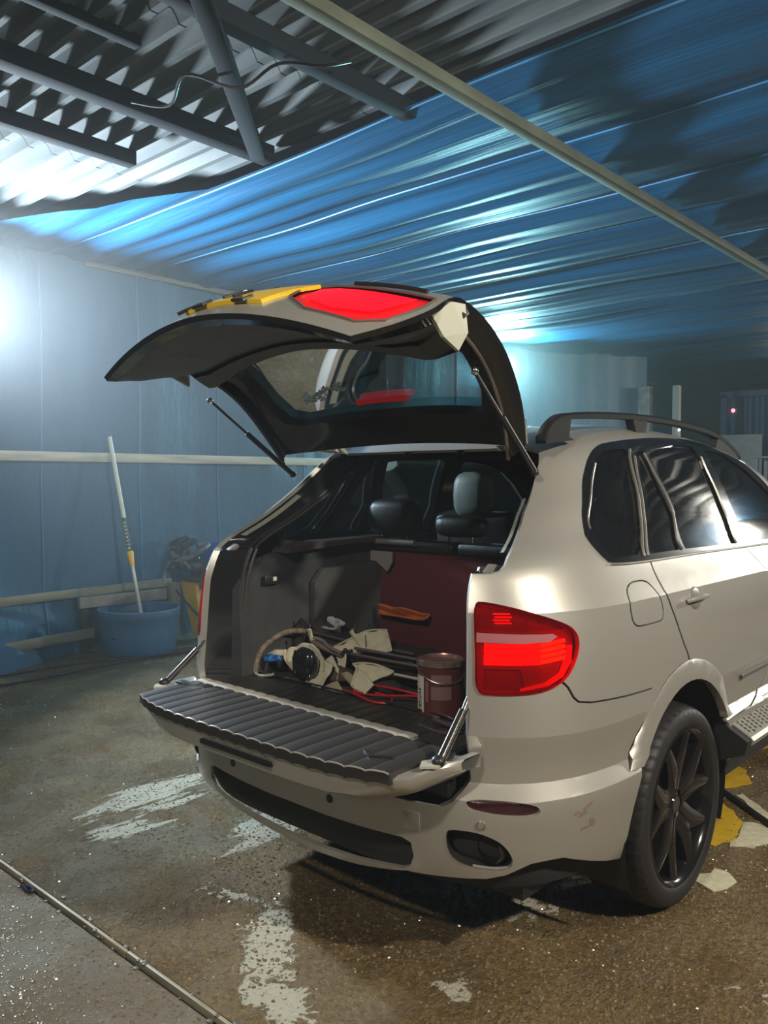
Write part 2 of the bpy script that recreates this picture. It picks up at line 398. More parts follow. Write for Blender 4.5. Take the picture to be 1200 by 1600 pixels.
lampP, dlo, fuel, refl, exh, qg = chaikin(lampP, 2), chaikin(dlo, 2), chaikin(fuel, 2), chaikin(refl, 2), chaikin(exh, 2), chaikin(qg)
regs = [('rear_opening', hole), ('arch_hole', arch(AY, .430)), ('arch_hole', arch(FY, .425)), ('tail_lamp', lampP), ('quarter_glass', qg), ('small_glass', sg), ('rear_door_glass', dg), ('front_door_glass', fg),
  ('window_surround', dlo), ('windscreen', wsu), ('reflector', refl), ('exhaust', exh), ('valance', valin), ('cut', lowcut), ('cut', [(.83,.16),(.83,.38),(3.62,.38),(3.62,.16)]),
  ('flare', arch(AY, .502, .40, .618)), ('flare_front', arch(FY, .485, .40, .618)),
  ('seam_fuel', strip(fuel+[fuel[0]], .005, .9)), ('seam_bumper', strip(bseam, .006, 1.2)), ('seam_rear', strip(rdoor, .008, 1.0)), ('seam_front', strip(fdoor, .007, .9)), ('seam_nose', strip(front_d, .006, .9)), ('seam_hood', strip(hood, .006, 1.5)),
  ('grille', grille), ('headlamp', headl), ('intake', intake),
  ('sill', [(.85,.38),(.85,.43),(3.6,.43),(3.6,.38)]), ('body', None)]
us = [i*.022 for i in range(0, 46)]+[1+i*.07 for i in range(0, 29)]+[3+i*.045 for i in range(0, 23)]
vs = [.20,.24,.28,.32,.36,.40,.44,.48,.51,.54,.56,.575,.59,.605,.618,.632,.645,.665,.69,.72,.75,.775,.79,.81,.83,.85,.87,.90,.93,.96,1.0,1.04,1.08,1.12,1.15,1.17,1.20,1.24,1.28,1.32,1.36,1.40,1.44,1.48,1.52,1.56,1.60,1.63,1.66,1.68,1.70,1.715,1.73,1.74,1.75,1.757,1.765,1.772,1.78,1.785,1.79,1.793]
dom = [(0,.20),(3.999,.20),(3.999,1.7935),(0,1.7935)]
W, T = cut(regs, dom, us, vs, .04, .04, [[(0,z_),(3.99,z_)] for z_ in CREASE])
def P(name, key, m, **k):
    parent = k.pop('parent', car); o = panel(name, W, T.get(key, []), S, m, parent, nflip=1, **k)
    if parent is car: o.location = -CO
    return o
# orientation test: outward normal at the side must point +x
_e = 1e-3; _n = (Vector(S(1.5+_e, .9))-Vector(S(1.5-_e, .9))).cross(Vector(S(1.5, .9+_e))-Vector(S(1.5, .9-_e)))
NF = 1 if _n.x > 0 else -1
def P(name, key, m, **k):
    parent = k.pop('parent', car); k.setdefault('nflip', NF)
    o = panel(name, W, T.get(key, []), S, m, parent, **k)
    if parent is car: o.location = -CO
    return o
P('body_shell', 'body', paint, lip=.012, creased=True)
def FL(u, v):       # the wheel-arch flares stand proud of the flank
    p = S(u, v); cy = AY if p[1] < 2.4 else FY; ro, ri = (.502, .43) if p[1] < 2.4 else (.485, .425)
    t = max(0.0, min(1.0, (ro-math.hypot(p[1]-cy, v-.40))/(ro-ri)))**.55
    return (p[0]+.003+max(.006, .955-p[0])*t, p[1], p[2])
for s in (1, -1):
    for key in ('flare', 'flare_front'):
        o = panel('wheel_arch_flare', W, T[key], FL, paint, car, off=.0, lip=.030, nflip=NF, sides=(s,)); o.location = -CO
for k_ in ('seam_fuel','seam_bumper','seam_rear','seam_front','seam_nose','seam_hood'):
    for s in (1, -1): P('panel_gap', k_, black, off=-.006, sides=(s,))
for s in (1, -1): P('sill_trim', 'sill', black, off=-.005, sides=(s,))
for s in (1, -1):
    ws = P('window_surround', 'window_surround', glossblack, off=.004, lip=.014, sides=(s,))
    P('quarter_window', 'quarter_glass', glass, off=-.003, sides=(s,)); P('fixed_window', 'small_glass', glass, off=-.003, sides=(s,))
    P('rear_door_window', 'rear_door_glass', glass, off=-.003, sides=(s,)); P('front_door_window', 'front_door_glass', glass, off=-.003, sides=(s,))
P('windscreen', 'windscreen', glass, off=-.004)
P('valance_insert', 'valance', black, off=-.085)
recess(valin[1:-1], .085, 'valance_rim', black, 1) if False else None
for s in (1, -1):
    P('rear_reflector', 'reflector', mat('dark_reflector', (.035,.006,.008), .2, coat=.5), off=-.012, sides=(s,))
    P('exhaust_recess', 'exhaust', black, off=-.05, sides=(s,))
P('front_grille', 'grille', black, off=-.01); P('front_intake', 'intake', black, off=-.02)
P('headlamp', 'headlamp', mat('headlamp_glass', (.35,.36,.37), .08, coat=1), off=.003, sides=(1,)); P('headlamp', 'headlamp', MATS['headlamp_glass'], off=.003, sides=(-1,))
# walls of the recesses in the bumper
def recess(poly, depth, name, m, s):
    L = dens(poly, .02, .02); mb = MB(); n = len(L); A = []; B = []
    for (u, v) in L:
        e = 1e-3; nn = ((Vector(S(u+e, v))-Vector(S(u-e, v))).cross(Vector(S(u, v+e))-Vector(S(u, v-e)))).normalized()*NF
        p = Vector(S(u, v)); A.append(p+nn*.001); B.append(p-nn*depth)
    f = lambda p: (p.x*s, p.y, p.z)
    mb.add([f(p) for p in A+B], [(k, (k+1) % n, n+(k+1) % n, n+k) for k in range(n)], True)
    return toC(mb.build(name, m, car))
for s in (1, -1):
    recess(exh, .05, 'exhaust_recess_rim', black, s)
    c = Vector(S(.455, .455)); mb = MB()
    prof = [(.048,.0),(.052,-.004),(.052,-.10),(.044,-.10),(.044,-.004),(.048,0)]
    o = MB().lathe([(.036,.20),(.036,0.012),(.040,.0),(.045,.012),(.045,.20)], (c.x*s*.985, c.y+.02, c.z-.005), 28, 'y').build('exhaust_pipe', mat('sooty_steel', (.06,.055,.055), .3, .8), car); toC(o)
# parking sensors and tow-eye cover
def spot(u, v): e = 1e-3; n = ((Vector(S(u+e, v))-Vector(S(u-e, v))).cross(Vector(S(u, v+e))-Vector(S(u, v-e)))).normalized()*NF; return Vector(S(u, v)), n
for (u, v, s) in ((.445,.535,1),(.118,.499,1),(.22,.498,-1),(.445,.535,-1)):
    p, n = spot(u, v); p.x *= s; n.x *= s; R = n.to_track_quat('Z', 'Y').to_matrix()
    o = MB().lathe([(.0,.002),(.010,.002),(.0115,.0005),(.0115,-.002),(.0145,-.002),(.0145,.0015),(.013,.0025)], (0,0,0), 20).build('parking_sensor', mat('sensor_grey', (.30,.28,.25), .4, .3) if u > .3 else black, car)
    o.matrix_local = Matrix.Translation(p-CO)@R.to_4x4()
p, n = spot(.322, .515); R = n.to_track_quat('Z', 'Y').to_matrix()
o = MB().box((0,0,.0005), (.058,.058,.003), None, .0012).build('tow_eye_cover', paint, car); o.matrix_local = Matrix.Translation(p-CO)@R.to_4x4()
# scuffs on the bumper corner: flat marks in the paint
sm = mat('scuff', (.22,.15,.14), .7)
for (u, v, a, b, r) in ((.640,.565,.020,.005,.5),(.628,.545,.014,.006,.2),(.652,.508,.009,.014,.6),(.634,.497,.018,.004,.1),(.615,.552,.010,.004,.4)):
    p, n = spot(u, v); R = n.to_track_quat('Z', 'Y').to_matrix()@Matrix.Rotation(r, 3, 'Z')
    pl = [(a*(1+.4*random.random())*math.cos(t*PI/5), b*(1+.4*random.random())*math.sin(t*PI/5)) for t in range(10)]
    o = MB().prism(pl, .0002, .0006).build('bumper_scuff', sm, car); o.matrix_local = Matrix.Translation(p-CO)@R.to_4x4()

# ---------------------------------------------------------------- tail lamps: lens, reflector, light bars
lampbase = mat('lamp_reflector_red', (.30,.004,.008), .35, .2, e=(1,.0,.01), es=.05)
lampdark = mat('lamp_chamber', (.22,.004,.010), .4, e=(1,.0,.01), es=.012)
lampbar = mat('lamp_bar_lit', (1,.05,.01), .4, e=(1,.035,.006), es=2.6)
lamphot = mat('lamp_bar_hot', (1,.2,.02), .4, e=(1,.16,.012), es=4.0)
lampwhite = mat('lamp_reverse', (.50,.17,.19), .2, .2, coat=.5)
lampglow = mat('lamp_glow', (.8,.02,.02), .4, e=(1,.01,.012), es=.5)
lr = [('strip_white', [(.4235,1.066),(.50,1.063),(.548,1.066),(.562,1.080),(.553,1.088),(.50,1.090),(.4235,1.094)]),
  ('edge_glow', [(.572,.97),(.585,1.02),(.590,1.05),(.600,1.05),(.598,1.0),(.580,.957),(.55,.934),(.50,.922),(.50,.93),(.545,.945)]),
  ('upper', [(.42,1.10),(.56,1.096),(.585,1.10),(.56,1.13),(.48,1.162),(.425,1.175)]), ('lower', [(.436,.985),(.50,.985),(.51,.925),(.436,.925)]), ('base', None)]
LW, LT = cut(lr, lampP, [i*.02 for i in range(20, 32)], [.9+i*.02 for i in range(16)], .02, .02)
for s in (1, -1):
    R_ = dict(sides=(s,), nflip=NF)
    def LP(name, key, m, off, lip=0, parent=None):
        o = panel(name, LW, LT.get(key, []), S, m, parent, off=off, lip=lip, **R_)
        return o
    tl = panel('tail_lamp', W, T['tail_lamp'], S, redlens, car, off=.004, lip=.02, **R_); tl.location = -CO; tl['label'] = 'lit red wrap-around tail lamp'
    LP('lamp_housing', 'base', lampbase, -.022, 0, tl); LP('reverse_light', 'strip_white', lampwhite, .0055, .002, tl)
    LP('lamp_edge', 'edge_glow', lampglow, -.014, .004, tl); LP('lamp_chamber', 'upper', lampdark, -.026, 0, tl); LP('lamp_chamber', 'lower', lampdark, -.026, 0, tl)
    for k in range(4):       # four lit bars, brighter where they turn the corner
        a = []
        for i in range(25):
            u = .436+(.583-.436)*i/24; v = 1.053-k*.0165+max(0, (u-.535))*.22; p, n = spot(u, v); a.append(((p-n*.013).x*s, (p-n*.013).y, p.z))
        MB().tube(a[:17], .0068, 8).build('light_bar', lampbar, tl); MB().tube(a[16:], [.006]*9, 8).build('light_bar', lamphot, tl)
    for k in range(4):
        a = [((lambda q: ((q[0]-q[1]*.02).x*s, (q[0]-q[1]*.02).y, q[0].z))(spot(.45+.03*i/5+.003*(k % 2), 1.146-k*.009))) for i in range(6)]
        MB().tube(a, .0022, 6).build('bulb_line', mat('bulb_line', (1,.05,.03), .4, e=(1,.03,.02), es=1.6), tl)
# ---------------------------------------------------------------- inside skin: lining of the cabin with the windows left open
il = [('x', hole), ('x', arch(AY, .47)), ('x', arch(FY, .47)), ('x', qg), ('x', sg), ('x', dg), ('x', fg), ('x', wsu), ('pillar', dlo), ('headliner', [(0,1.66),(3.999,1.66),(3.999,1.7935),(0,1.7935)]), ('lining', [(0,.28),(3.5,.28),(3.5,1.66),(0,1.66)])]
W2, T2 = cut(il, dom, us[::2], vs[::2], .05, .05)
for nm, key, m, q_ in ((a_, b_, c_, d_) for (a_, b_, c_) in (('cabin_lining', 'lining', mat('cabin_lining', (.024,.024,.026), .8)), ('headliner', 'headliner', mat('headliner', (.05,.048,.046), .95)), ('pillar_trim', 'pillar', mat('pillar_trim', (.035,.034,.034), .7))) for d_ in (1, -1)):
    o = panel(nm, W2, T2.get(key, []), S, m, car, off=-.045, nflip=NF, sides=(q_,)); o.location = -CO
# underbody and arch liners
toC(MB().box((0, 2.42, .30), (1.5, 4.3, .10)).build('underbody', black, car))
for cy in (AY, FY):
    for s in (1, -1):
        G = [[(s*x, cy+.445*math.cos(a), .40+.445*math.sin(a)) for a in [PI*k/20 for k in range(-3, 24)]] for x in (.925, .80, .56)]
        mb = MB().grid(G); mb.add([(s*.56, cy+.445*math.cos(PI*k/20), .40+.445*math.sin(PI*k/20)) for k in range(-3, 24)], [tuple(range(27))])
        toC(mb.build('wheel_arch_liner', black, car))

# ---------------------------------------------------------------- roof rails, chrome strips, handles, running boards
for s in (1, -1):
    x = .60
    path = spline([(s*x,.60,1.69),(s*x,.655,1.742),(s*x,.78,1.775),(s*x,1.2,1.800),(s*x,1.6,1.803),(s*x,2.0,1.785),(s*x,2.25,1.752),(s*x,2.42,1.70),(s*x,2.50,1.66)], 6)
    mb = MB(); vs_ = []
    sec = [(-.016,-.012),(.016,-.012),(.018,.004),(.010,.013),(-.010,.013),(-.018,.004)]
    for q in path: vs_ += [(q.x+a*1.2, q.y, q.z+b) for a, b in sec]
    n6 = 6; mb.add(vs_, [(i*n6+k, i*n6+(k+1) % n6, (i+1)*n6+(k+1) % n6, (i+1)*n6+k) for i in range(len(path)-1) for k in range(n6)]+[tuple(range(6)), tuple(range(len(vs_)-6, len(vs_)))], True)
    railm = mat('rail_black', (.008,.008,.009), .65, spec=.25); rl = mb.build('roof_rail', railm, car); toC(rl)
    MB().prism([(.60,1.67),(.64,1.735),(.70,1.765),(.775,1.775),(.76,1.70),(.80,1.69)], s*x-.02, s*x+.02, 'x').build('rail_foot', railm, rl)
    MB().prism([(1.27,1.79),(1.30,1.735),(1.38,1.735),(1.40,1.79)], s*x-.018, s*x+.018, 'x').build('rail_foot', railm, rl)
    MB().prism([(2.15,1.70),(2.20,1.765),(2.40,1.72),(2.48,1.65)], s*x-.018, s*x+.018, 'x').build('rail_foot', railm, rl)
    # bright fillets on the window frames
    for (nm, pts) in (('quarter_window_bead', [(.589,1.399),(.562,1.44),(.540,1.50),(.520,1.57),(.508,1.635)]), ('division_bar', [(.880,1.280),(.790,1.416),(.699,1.548),(.640,1.64),(.628,1.672)]), ('division_bar', [(.903,1.280),(.812,1.413),(.719,1.545),(.662,1.645)]),
                      ('division_bar', [(1.205,1.284),(1.12,1.335),(1.034,1.400),(.95,1.465),(.870,1.526),(.79,1.592),(.715,1.655)]), ('division_bar', [(1.915,1.276),(1.90,1.34),(1.872,1.40),(1.82,1.47),(1.76,1.54),(1.71,1.60),(1.665,1.655)]), ('waist_bead', [(.72,1.270),(.89,1.262),(1.47,1.261),(2.39,1.254),(3.2,1.248)])):
        a = []
        for i, (u, v) in enumerate([(q_.x, q_.y) for q_ in spline([(*q, 0) for q in pts], 6)]):
            p, n = spot(u, v); p = p+n*.004; a.append((p.x*s, p.y, p.z))
        toC(MB().tube(a, .0045 if nm != 'division_bar' else .007, 6).build(nm, mat('bead', (.32,.30,.28), .25, .7), car))
    for key in range(1):
        a = []
        for (u, v) in dens([(1.415,.747),(1.75,.752),(2.9,.765)], .05, .05, False):
            p, n = spot(u, v); a.append((p.x*s+n.x*s*.006, p.y, p.z))
        toC(MB().tube(a, .010, 8).build('door_strip', mat('dark_strip', (.10,.09,.08), .3, .5), car))
    # door handles: cup and bridge
    for (u, v) in ((1.16, 1.112), (2.32, 1.118)):
        p, n = spot(u, v); p.x *= s; n.x *= s
        h = MB().ball((0,0,0), .045, 16, (1.15,.95,.16)); ho = h.build('door_handle', mat('handle_cup', (.40,.385,.35), .3, .6), car)
        R = n.to_track_quat('Z', 'Y').to_matrix(); ho.matrix_local = Matrix.Translation(p-CO)@R.to_4x4()
        MB().tube(spline([(-.082,-.004,.004),(-.065,0,.022),(-.02,.003,.034),(.03,.003,.034),(.07,0,.020),(.085,-.004,.004)], 5), [.008]*26, 8).build('handle_bar', paint, ho)
    # running board with round drainage studs
    Y0, Y1 = 1.47, 3.44
    rb = MB()
    sec = [(.900,.590),(.945,.586),(1.025,.540),(1.037,.528),(1.032,.510),(.96,.47),(.90,.47)]
    vs_ = [(s*a, y, b) for y in (Y0, Y1) for a, b in sec]; n7 = len(sec)
    rb.add(vs_, [(k, (k+1) % n7, n7+(k+1) % n7, n7+k) for k in range(n7)]+[tuple(range(n7)), tuple(range(n7, 2*n7))])
    rbo = toC(rb.build('running_board', mat('board_aluminium', (.40,.38,.33), .42, .5), car))
    hole_m = black; st = MB()
    for i in range(52):
        for j in range(4):
            y = Y0+.04+i*.038; t = .16+.20*j+(0.1 if i % 2 else 0)*.9; xx = .948+(1.022-.948)*t; zz = .5845+(.542-.5845)*t
            st.add([(s*(xx+.0065*math.cos(2*PI*k/6)), y+.008*math.sin(2*PI*k/6), zz+.0008-.0035*math.cos(2*PI*k/6)) for k in range(6)], [tuple(range(6))])
    so = tag(st.build('drain_holes', black, rbo), kind='stuff', label='rows of small dark holes in the step')
    toC(MB().prism([(s*.90,.585),(s*.945,.582),(s*1.030,.532),(s*1.02,.48),(s*.90,.43)], Y0-.05, Y0-.001, 'y').build('board_end_cap', black, car))

# ---------------------------------------------------------------- wheels
tyre_m = mat('tyre', (.020,.017,.018), .55, bump=.15, bscale=90); rim_m = mat('black_alloy', (.016,.014,.015), .16, .3, .6)
def make_wheel():
    r = empty('wheel', (0,0,0), car)
    n = 150; prof = [(.272,-.008),(.283,.004),(.300,.011),(.325,.009),(.343,-.002),(.353,-.022),(.358,-.045),(.3605,-.075),(.361,-.078),(.352,-.080),(.352,-.088),(.361,-.090),(.362,-.118),(.353,-.120),(.353,-.128),(.362,-.130),(.362,-.158),(.353,-.160),(.353,-.168),(.361,-.170),(.3605,-.21),(.355,-.24),(.340,-.262),(.31,-.272),(.275,-.26),(.262,-.25)]
    vs_ = []
    for (rad, h) in prof:
        for k in range(n):
            a = 2*PI*k/n; sh = (h > -.076 and rad > .350) or (h < -.172 and rad > .350)
            rr = rad-(.0045 if (sh and k % 3 == 0) else 0)
            vs_.append((h, rr*math.cos(a), rr*math.sin(a)))
    mb = MB().add(vs_, [(i*n+k, i*n+(k+1) % n, (i+1)*n+(k+1) % n, (i+1)*n+k) for i in range(len(prof)-1) for k in range(n)], True)
    mb.build('tyre', tyre_m, r)
    MB().lathe([(.276,-.004),(.279,.003),(.272,.006),(.264,.000),(.255,-.012),(.248,-.03),(.243,-.12),(.238,-.22),(.262,-.25)], (0,0,0), 72, 'x').build('rim', rim_m, r)
    MB().lathe([(0,-.025),(.030,-.025),(.034,-.030),(.062,-.034),(.080,-.045),(.085,-.075),(0,-.08)], (0,0,0), 36, 'x').build('hub', rim_m, r)
    MB().lathe([(.0,-.130),(.165,-.130),(.168,-.150),(.0,-.150)], (0,0,0), 40, 'x').build('brake_disc', mat('brake_disc', (.10,.09,.085), .4, .8), r)
    for k in range(5):
        a0 = 2*PI*k/5+PI/2+.12
        mb = MB(); c, s_ = math.cos(a0), math.sin(a0)
        def q(rad, t, h): return (h, rad*c-t*s_, rad*s_+t*c)
        for sg_ in (1, -1):       # the two arms of the Y
            st = [(.045,.010*sg_,.042,-.030),(.090,.012*sg_,.044,-.022),(.130,.018*sg_,.044,-.017),(.175,.042*sg_,.036,-.012),(.225,.074*sg_,.029,-.009),(.260,.096*sg_,.028,-.009)]
            V_ = []
            for (rad, t, hw, h) in st:
                V_ += [q(rad, t-hw, h-.006), q(rad, t-hw*.4, h+.004), q(rad, t+hw*.4, h+.004), q(rad, t+hw, h-.006), q(rad, t+hw*.9, h-.040), q(rad, t-hw*.9, h-.040)]
            mb.add(V_, [(i*6+j, i*6+(j+1) % 6, (i+1)*6+(j+1) % 6, (i+1)*6+j) for i in range(5) for j in range(6)]+[tuple(range(6)), tuple(range(30, 36))], True)
        mb.build('spoke', rim_m, r)
        a1 = a0+PI/5
        MB().lathe([(0,.002),(.008,.002),(.0095,-.002),(.0095,-.02)], (-.040, .056*math.cos(a1), .056*math.sin(a1)), 6, 'x', False).build('wheel_bolt', chrome, r)
    return r
w0 = make_wheel(); first = True
for (x, y, flip) in ((.930, 1.03, 0), (-.930, 1.03, 1), (.930, FY, 0), (-.930, FY, 1)):
    if first: wr = w0; first = False
    else:
        wr = w0.copy(); col.objects.link(wr)
        for ch in w0.children:
            c_ = ch.copy(); col.objects.link(c_); c_.parent = wr
        wr.parent = car
    wr.location = Vector((x, y+(.02 if y < 2 else 0), .366))-CO; wr.scale = (1, 1.01, 1.01); wr.rotation_euler = (0, 0, PI if flip else 0)

# ---------------------------------------------------------------- the rear opening: jamb, rubber seal, cargo trim
def contour(offx, offy, s):          # the opening's outline moved inwards (towards the middle, and forward into the car)
    out = []
    for (u, v) in dens(hole[2:-1], .03, .03, False):
        p = Vector(S(u, v)); t = max(0.0, min(1.0, (v-1.5)/.2)); b = max(0, min(1, (.70-v)/.1))
        px = max(0.0, p.x-offx*(1-t*.5)); pz = p.z-offx*.55*t+b*.0
        out.append(Vector((px*s, p.y+offy, pz)))
    return out
for s in (1, -1):
    A, B, C_, D = contour(0,.0,s), contour(.018,.016,s), contour(.040,.075,s), contour(.066,.135,s)
    toC(MB().grid([A, B]).build('opening_flange', paint, car))
    toC(MB().grid([B, C_, D]).build('opening_jamb', glossblack, car))
    toC(MB().tube(D[6:], .010, 8).build('door_seal', rubber, car))
    E_ = contour(.084,.15,s); toC(MB().tube(E_[8:], .006, 6).build('door_seal', mat('seal_lip', (.06,.055,.05), .35), car))
    # bright channel down the sloping pillar
    ch = [Vector(S(u, v))+Vector((-.028,.020,-.004)) for (u, v) in dens([(.440,1.335),(.423,1.405),(.400,1.485),(.389,1.545)], .02, .02, False)]
    toC(MB().grid([[(p.x*s, p.y, p.z) for p in ch], [((p.x-.022)*s, p.y+.012, p.z-.004) for p in ch]]).build('pillar_channel', mat('channel_paint', (.42,.43,.34), .4, .3), car))
    toC(MB().box((s*.645, .235, 1.262), (.040,.060,.018), Matrix.Rotation(.6, 3, 'X'), .006).build('jamb_corner', mat('jamb_grey', (.16,.14,.13), .5), car))
# cargo bay
toC(MB().box((0, .60, .725), (1.24, 1.0, .030), None, .006).build('cargo_floor', mat('cargo_carpet', (.030,.022,.022), .95, bump=.4, bscale=500), car))
for s in (1, -1):
    sp = [(.20,.74),(.20,1.10),(.24,1.19),(.42,1.235),(.80,1.255),(1.06,1.255),(1.06,.74)]
    mb = MB(); G = []
    prof = [(.640,.0),(.575,.0),(.562,.01)]
    outer = [(s*.63, y, z) for y, z in sp]; inner = [(s*(.560 if z < 1.1 else .58), y+(.02 if y < .5 else 0), z-(.008 if z > 1.1 else 0)) for y, z in sp]
    n_ = len(sp); mb.add(outer+inner, [(k, (k+1) % n_, n_+(k+1) % n_, n_+k) for k in range(n_)]+[tuple(range(n_, 2*n_))], True)
    ct = toC(mb.build('cargo_side_trim', darktrim, car))
    MB().prism([(.60,.76),(.60,1.10),(.66,1.16),(1.04,1.16),(1.04,.76)], s*.562, s*.535, 'x').build('trim_panel', greytrim, ct)
    if s < 0:
        MB().box((-.556, .375, 1.132), (.014, .085, .042), None, .005).build('power_socket', black, ct)
        MB().box((-.548, .385, 1.134), (.006, .018, .018), None, .002).build('socket_mark', mat('pale_mark', (.7,.68,.6), .5), ct)
    mb = MB().prism([(.44,1.238),(.80,1.258),(1.08,1.262),(1.08,1.285),(.60,1.278),(.46,1.255)], s*.64, s*.53, 'x')
    toC(mb.build('parcel_ledge', mat('ledge', (.05,.035,.032), .6), car))
toC(MB().box((0, 1.075, .97), (1.22, .10, .50), Matrix.Rotation(-.06, 3, 'X'), .03).build('rear_seat_back', mat('seat_carpet_red_glow', (.095,.012,.018), .95, bump=.3, bscale=400), car))  # red tail-lamp glow in the cargo bay is painted into this carpet colour
toC(MB().box((-.36, 1.08, 1.245), (.50, .12, .055), None, .02).build('seat_shoulder', leather, car)); toC(MB().box((.20, 1.08, 1.245), (.56, .12, .055), None, .02).build('seat_shoulder', leather, car))
toC(MB().tube([(-.62,1.0,1.262),(-.30,1.0,1.262)], .014, 12).build('luggage_cover_reel', mat('reel_grey', (.16,.15,.14), .45), car))
toC(MB().box((-.64,.98,1.262), (.03,.04,.04), None, .006).build('reel_end', chrome, car))
toC(MB().prism([(-.60,1.215),(-.44,1.215),(-.44,1.165),(-.47,1.12),(-.54,1.165),(-.60,1.17)], 1.002, 1.012, 'y').build('side_bolster', mat('bolster_grey', (.22,.21,.19), .6), car))
def headrest(c, d, m, bits=True):
    o = MB().ball((0,0,0), .5, 20, (1,1,1)).build('headrest', m, car)
    for v in o.data.vertices:
        x, y, z = v.co; f = lambda a, p: math.copysign((abs(a)*2)**p, a)/2
        v.co = (f(x,.55)*d[0], f(y,.8)*d[1], f(z,.6)*d[2])
    o.location = Vector(c)-CO
    if bits:
        for q in (-1, 1): MB().tube([(q*d[0]*.25,0,-d[2]*.45),(q*d[0]*.25,0,-d[2]*.45-.07)], .006, 8).build('headrest_post', chrome, o)
    return o
headrest((-.47,1.06,1.375), (.31,.13,.18), leather); headrest((-.08,1.06,1.345), (.27,.11,.10), leather); headrest((.42,1.06,1.37), (.27,.12,.165), leather)
for x in (-.42, .40):
    toC(MB().box((x, 1.70, 1.02), (.50, .14, .74), Matrix.Rotation(.15, 3, 'X'), .05).build('front_seat_back', leather, car))
    headrest((x, 1.62, 1.475), (.23,.13,.24), greyleather)
# ---------------------------------------------------------------- sill: ribbed cover, bright strip, load rail
def ribbed(x0, x1, f0, f1, z, amp, n, th, name, m, parent, rows=7):
    G = []; N_ = n*8
    for j in range(rows):
        t = j/(rows-1); R_ = []
        for i in range(N_+1):
            x = x0+(x1-x0)*i/N_; a, b = f0(x), f1(x); ph = (i % 8)/8
            zz = z(x, t)+amp*(abs(math.sin(PI*ph))**.5)
            sk = .0
            R_.append((x+sk, a+(b-a)*t, zz))
        G.append(R_)
    mb = MB(); mb.grid(G); L = len(G[0]); vs_ = [p for p in G[0]]+[(p[0], p[1], p[2]-th) for p in G[0]]
    mb.add(vs_, [(k, k+1, L+k+1, L+k) for k in range(L-1)], True)
    vs_ = [p for p in G[-1]]+[(p[0], p[1], p[2]-th) for p in G[-1]]; mb.add(vs_, [(k, k+1, L+k+1, L+k) for k in range(L-1)], True)
    for e in (0, -1):
        c_ = [g[e] for g in G]; mb.add(c_+[(p[0], p[1], p[2]-th) for p in c_], [(k, k+1, rows+k+1, rows+k) for k in range(rows-1)])
    return mb.build(name, m, parent)
ribm = mat('ribbed_liner', (.030,.026,.024), .42, bump=.12, bscale=300)
toC(ribbed(-.66, .46, lambda x: .105, lambda x: .285, lambda x, t: .742, .005, 17, .02, 'sill_cover', ribm, car))
toC(ribbed(-.66, .47, lambda x: .048, lambda x: .103, lambda x, t: .744+.003*t, .003, 17, .012, 'sill_strip', mat('sill_strip', (.50,.47,.41), .45), car, 3))
toC(MB().box((0, .19, .705), (1.26, .22, .055), None, .01).build('load_sill', black, car))
toC(MB().box((0, .09, .645), (1.24, .06, .11), None, .01).build('sill_face', black, car))
toC(MB().tube([(-.60,.30,.757),(.42,.30,.757),(.47,.285,.757)], .0035, 8).build('load_rail', chrome, car))
toC(MB().tube(spline([(.42,.245,.757),(.50,.225,.757),(.545,.225,.765),(.575,.24,.80),(.585,.25,.86)], 6), .008, 8).build('rail_end', mat('rail_dark', (.25,.2,.2), .25, .7), car))
toC(MB().tube(spline([(.40,.19,.745),(.50,.175,.745),(.555,.18,.76),(.580,.20,.82)], 6), .006, 8).build('rail_end', MATS['rail_dark'], car))
# ---------------------------------------------------------------- lowered tailgate
tg = empty('lower_tailgate', Vector((0,.07,.70))-CO, car); TO = Vector((0,.07,.70))
def toT(o, par=None): o.location = -TO if par is None else (0,0,0); return o
def le(x): a = abs(x)/.62; return -.268+.060*a**4
def edge(x):
    a = abs(x); return le(x)+.014 if a < .63 else (le(.63)+.014)+((a-.63)/.08)**1.8*.16
xs_ = [-.715,-.71,-.69,-.66,-.63,-.58,-.5,-.4,-.3,-.2,-.1,0,.1,.2,.3,.4,.5,.58,.63,.66,.69,.71,.715]
def shell(x):
    a = abs(x); k = max(0.0, min(1.0, (.715-a)/.26)); e_ = max(0.0, (a-.60)/.115)
    y0 = edge(x); y1 = .050+.045*e_
    if a > .712: y0 = .0
    top = .732+.014*(a/.7)**4; z0 = top if a > .66 else top-.012
    return [(x, y1, z0), (x, y0+.02, z0), (x, y0, z0-.008), (x, y0+.004, z0-.028), (x, y0+.020, z0-.030-.050*k), (x, y0+.07*k+.02, z0-.035-.080*k), (x, y1-.03*k, z0-.04-.080*k), (x, y1, z0-.028), (x, y1, z0)]
toT(MB().grid([shell(x) for x in xs_]).build('tailgate_panel', paint, tg))
toT(ribbed(-.64, .625, le, lambda x: .044, lambda x, t: .748-.006*(1-t)**3, .0055, 19, .034, 'tailgate_liner', ribm, tg, 9))
lip_ = [(x, le(x)-.002, .741+.0055*abs(math.sin(PI*((x+.64)/1.265*19)))**.5) for x in [-.64+1.265*i/152 for i in range(153)]]
toT(MB().tube(lip_, .0028, 6).build('liner_edge', mat('liner_edge', (.30,.28,.25), .35), tg))
toT(MB().prism([(.46,-.135),(.51,-.165),(.565,-.125),(.555,-.115),(.512,-.148),(.475,-.125)], .748, .7565).build('liner_notch', black, tg))
toT(MB().box((0,-.235,.672), (.36,.05,.018), Matrix.Rotation(-.2, 3, 'X'), .006).build('latch_plate', black, tg))
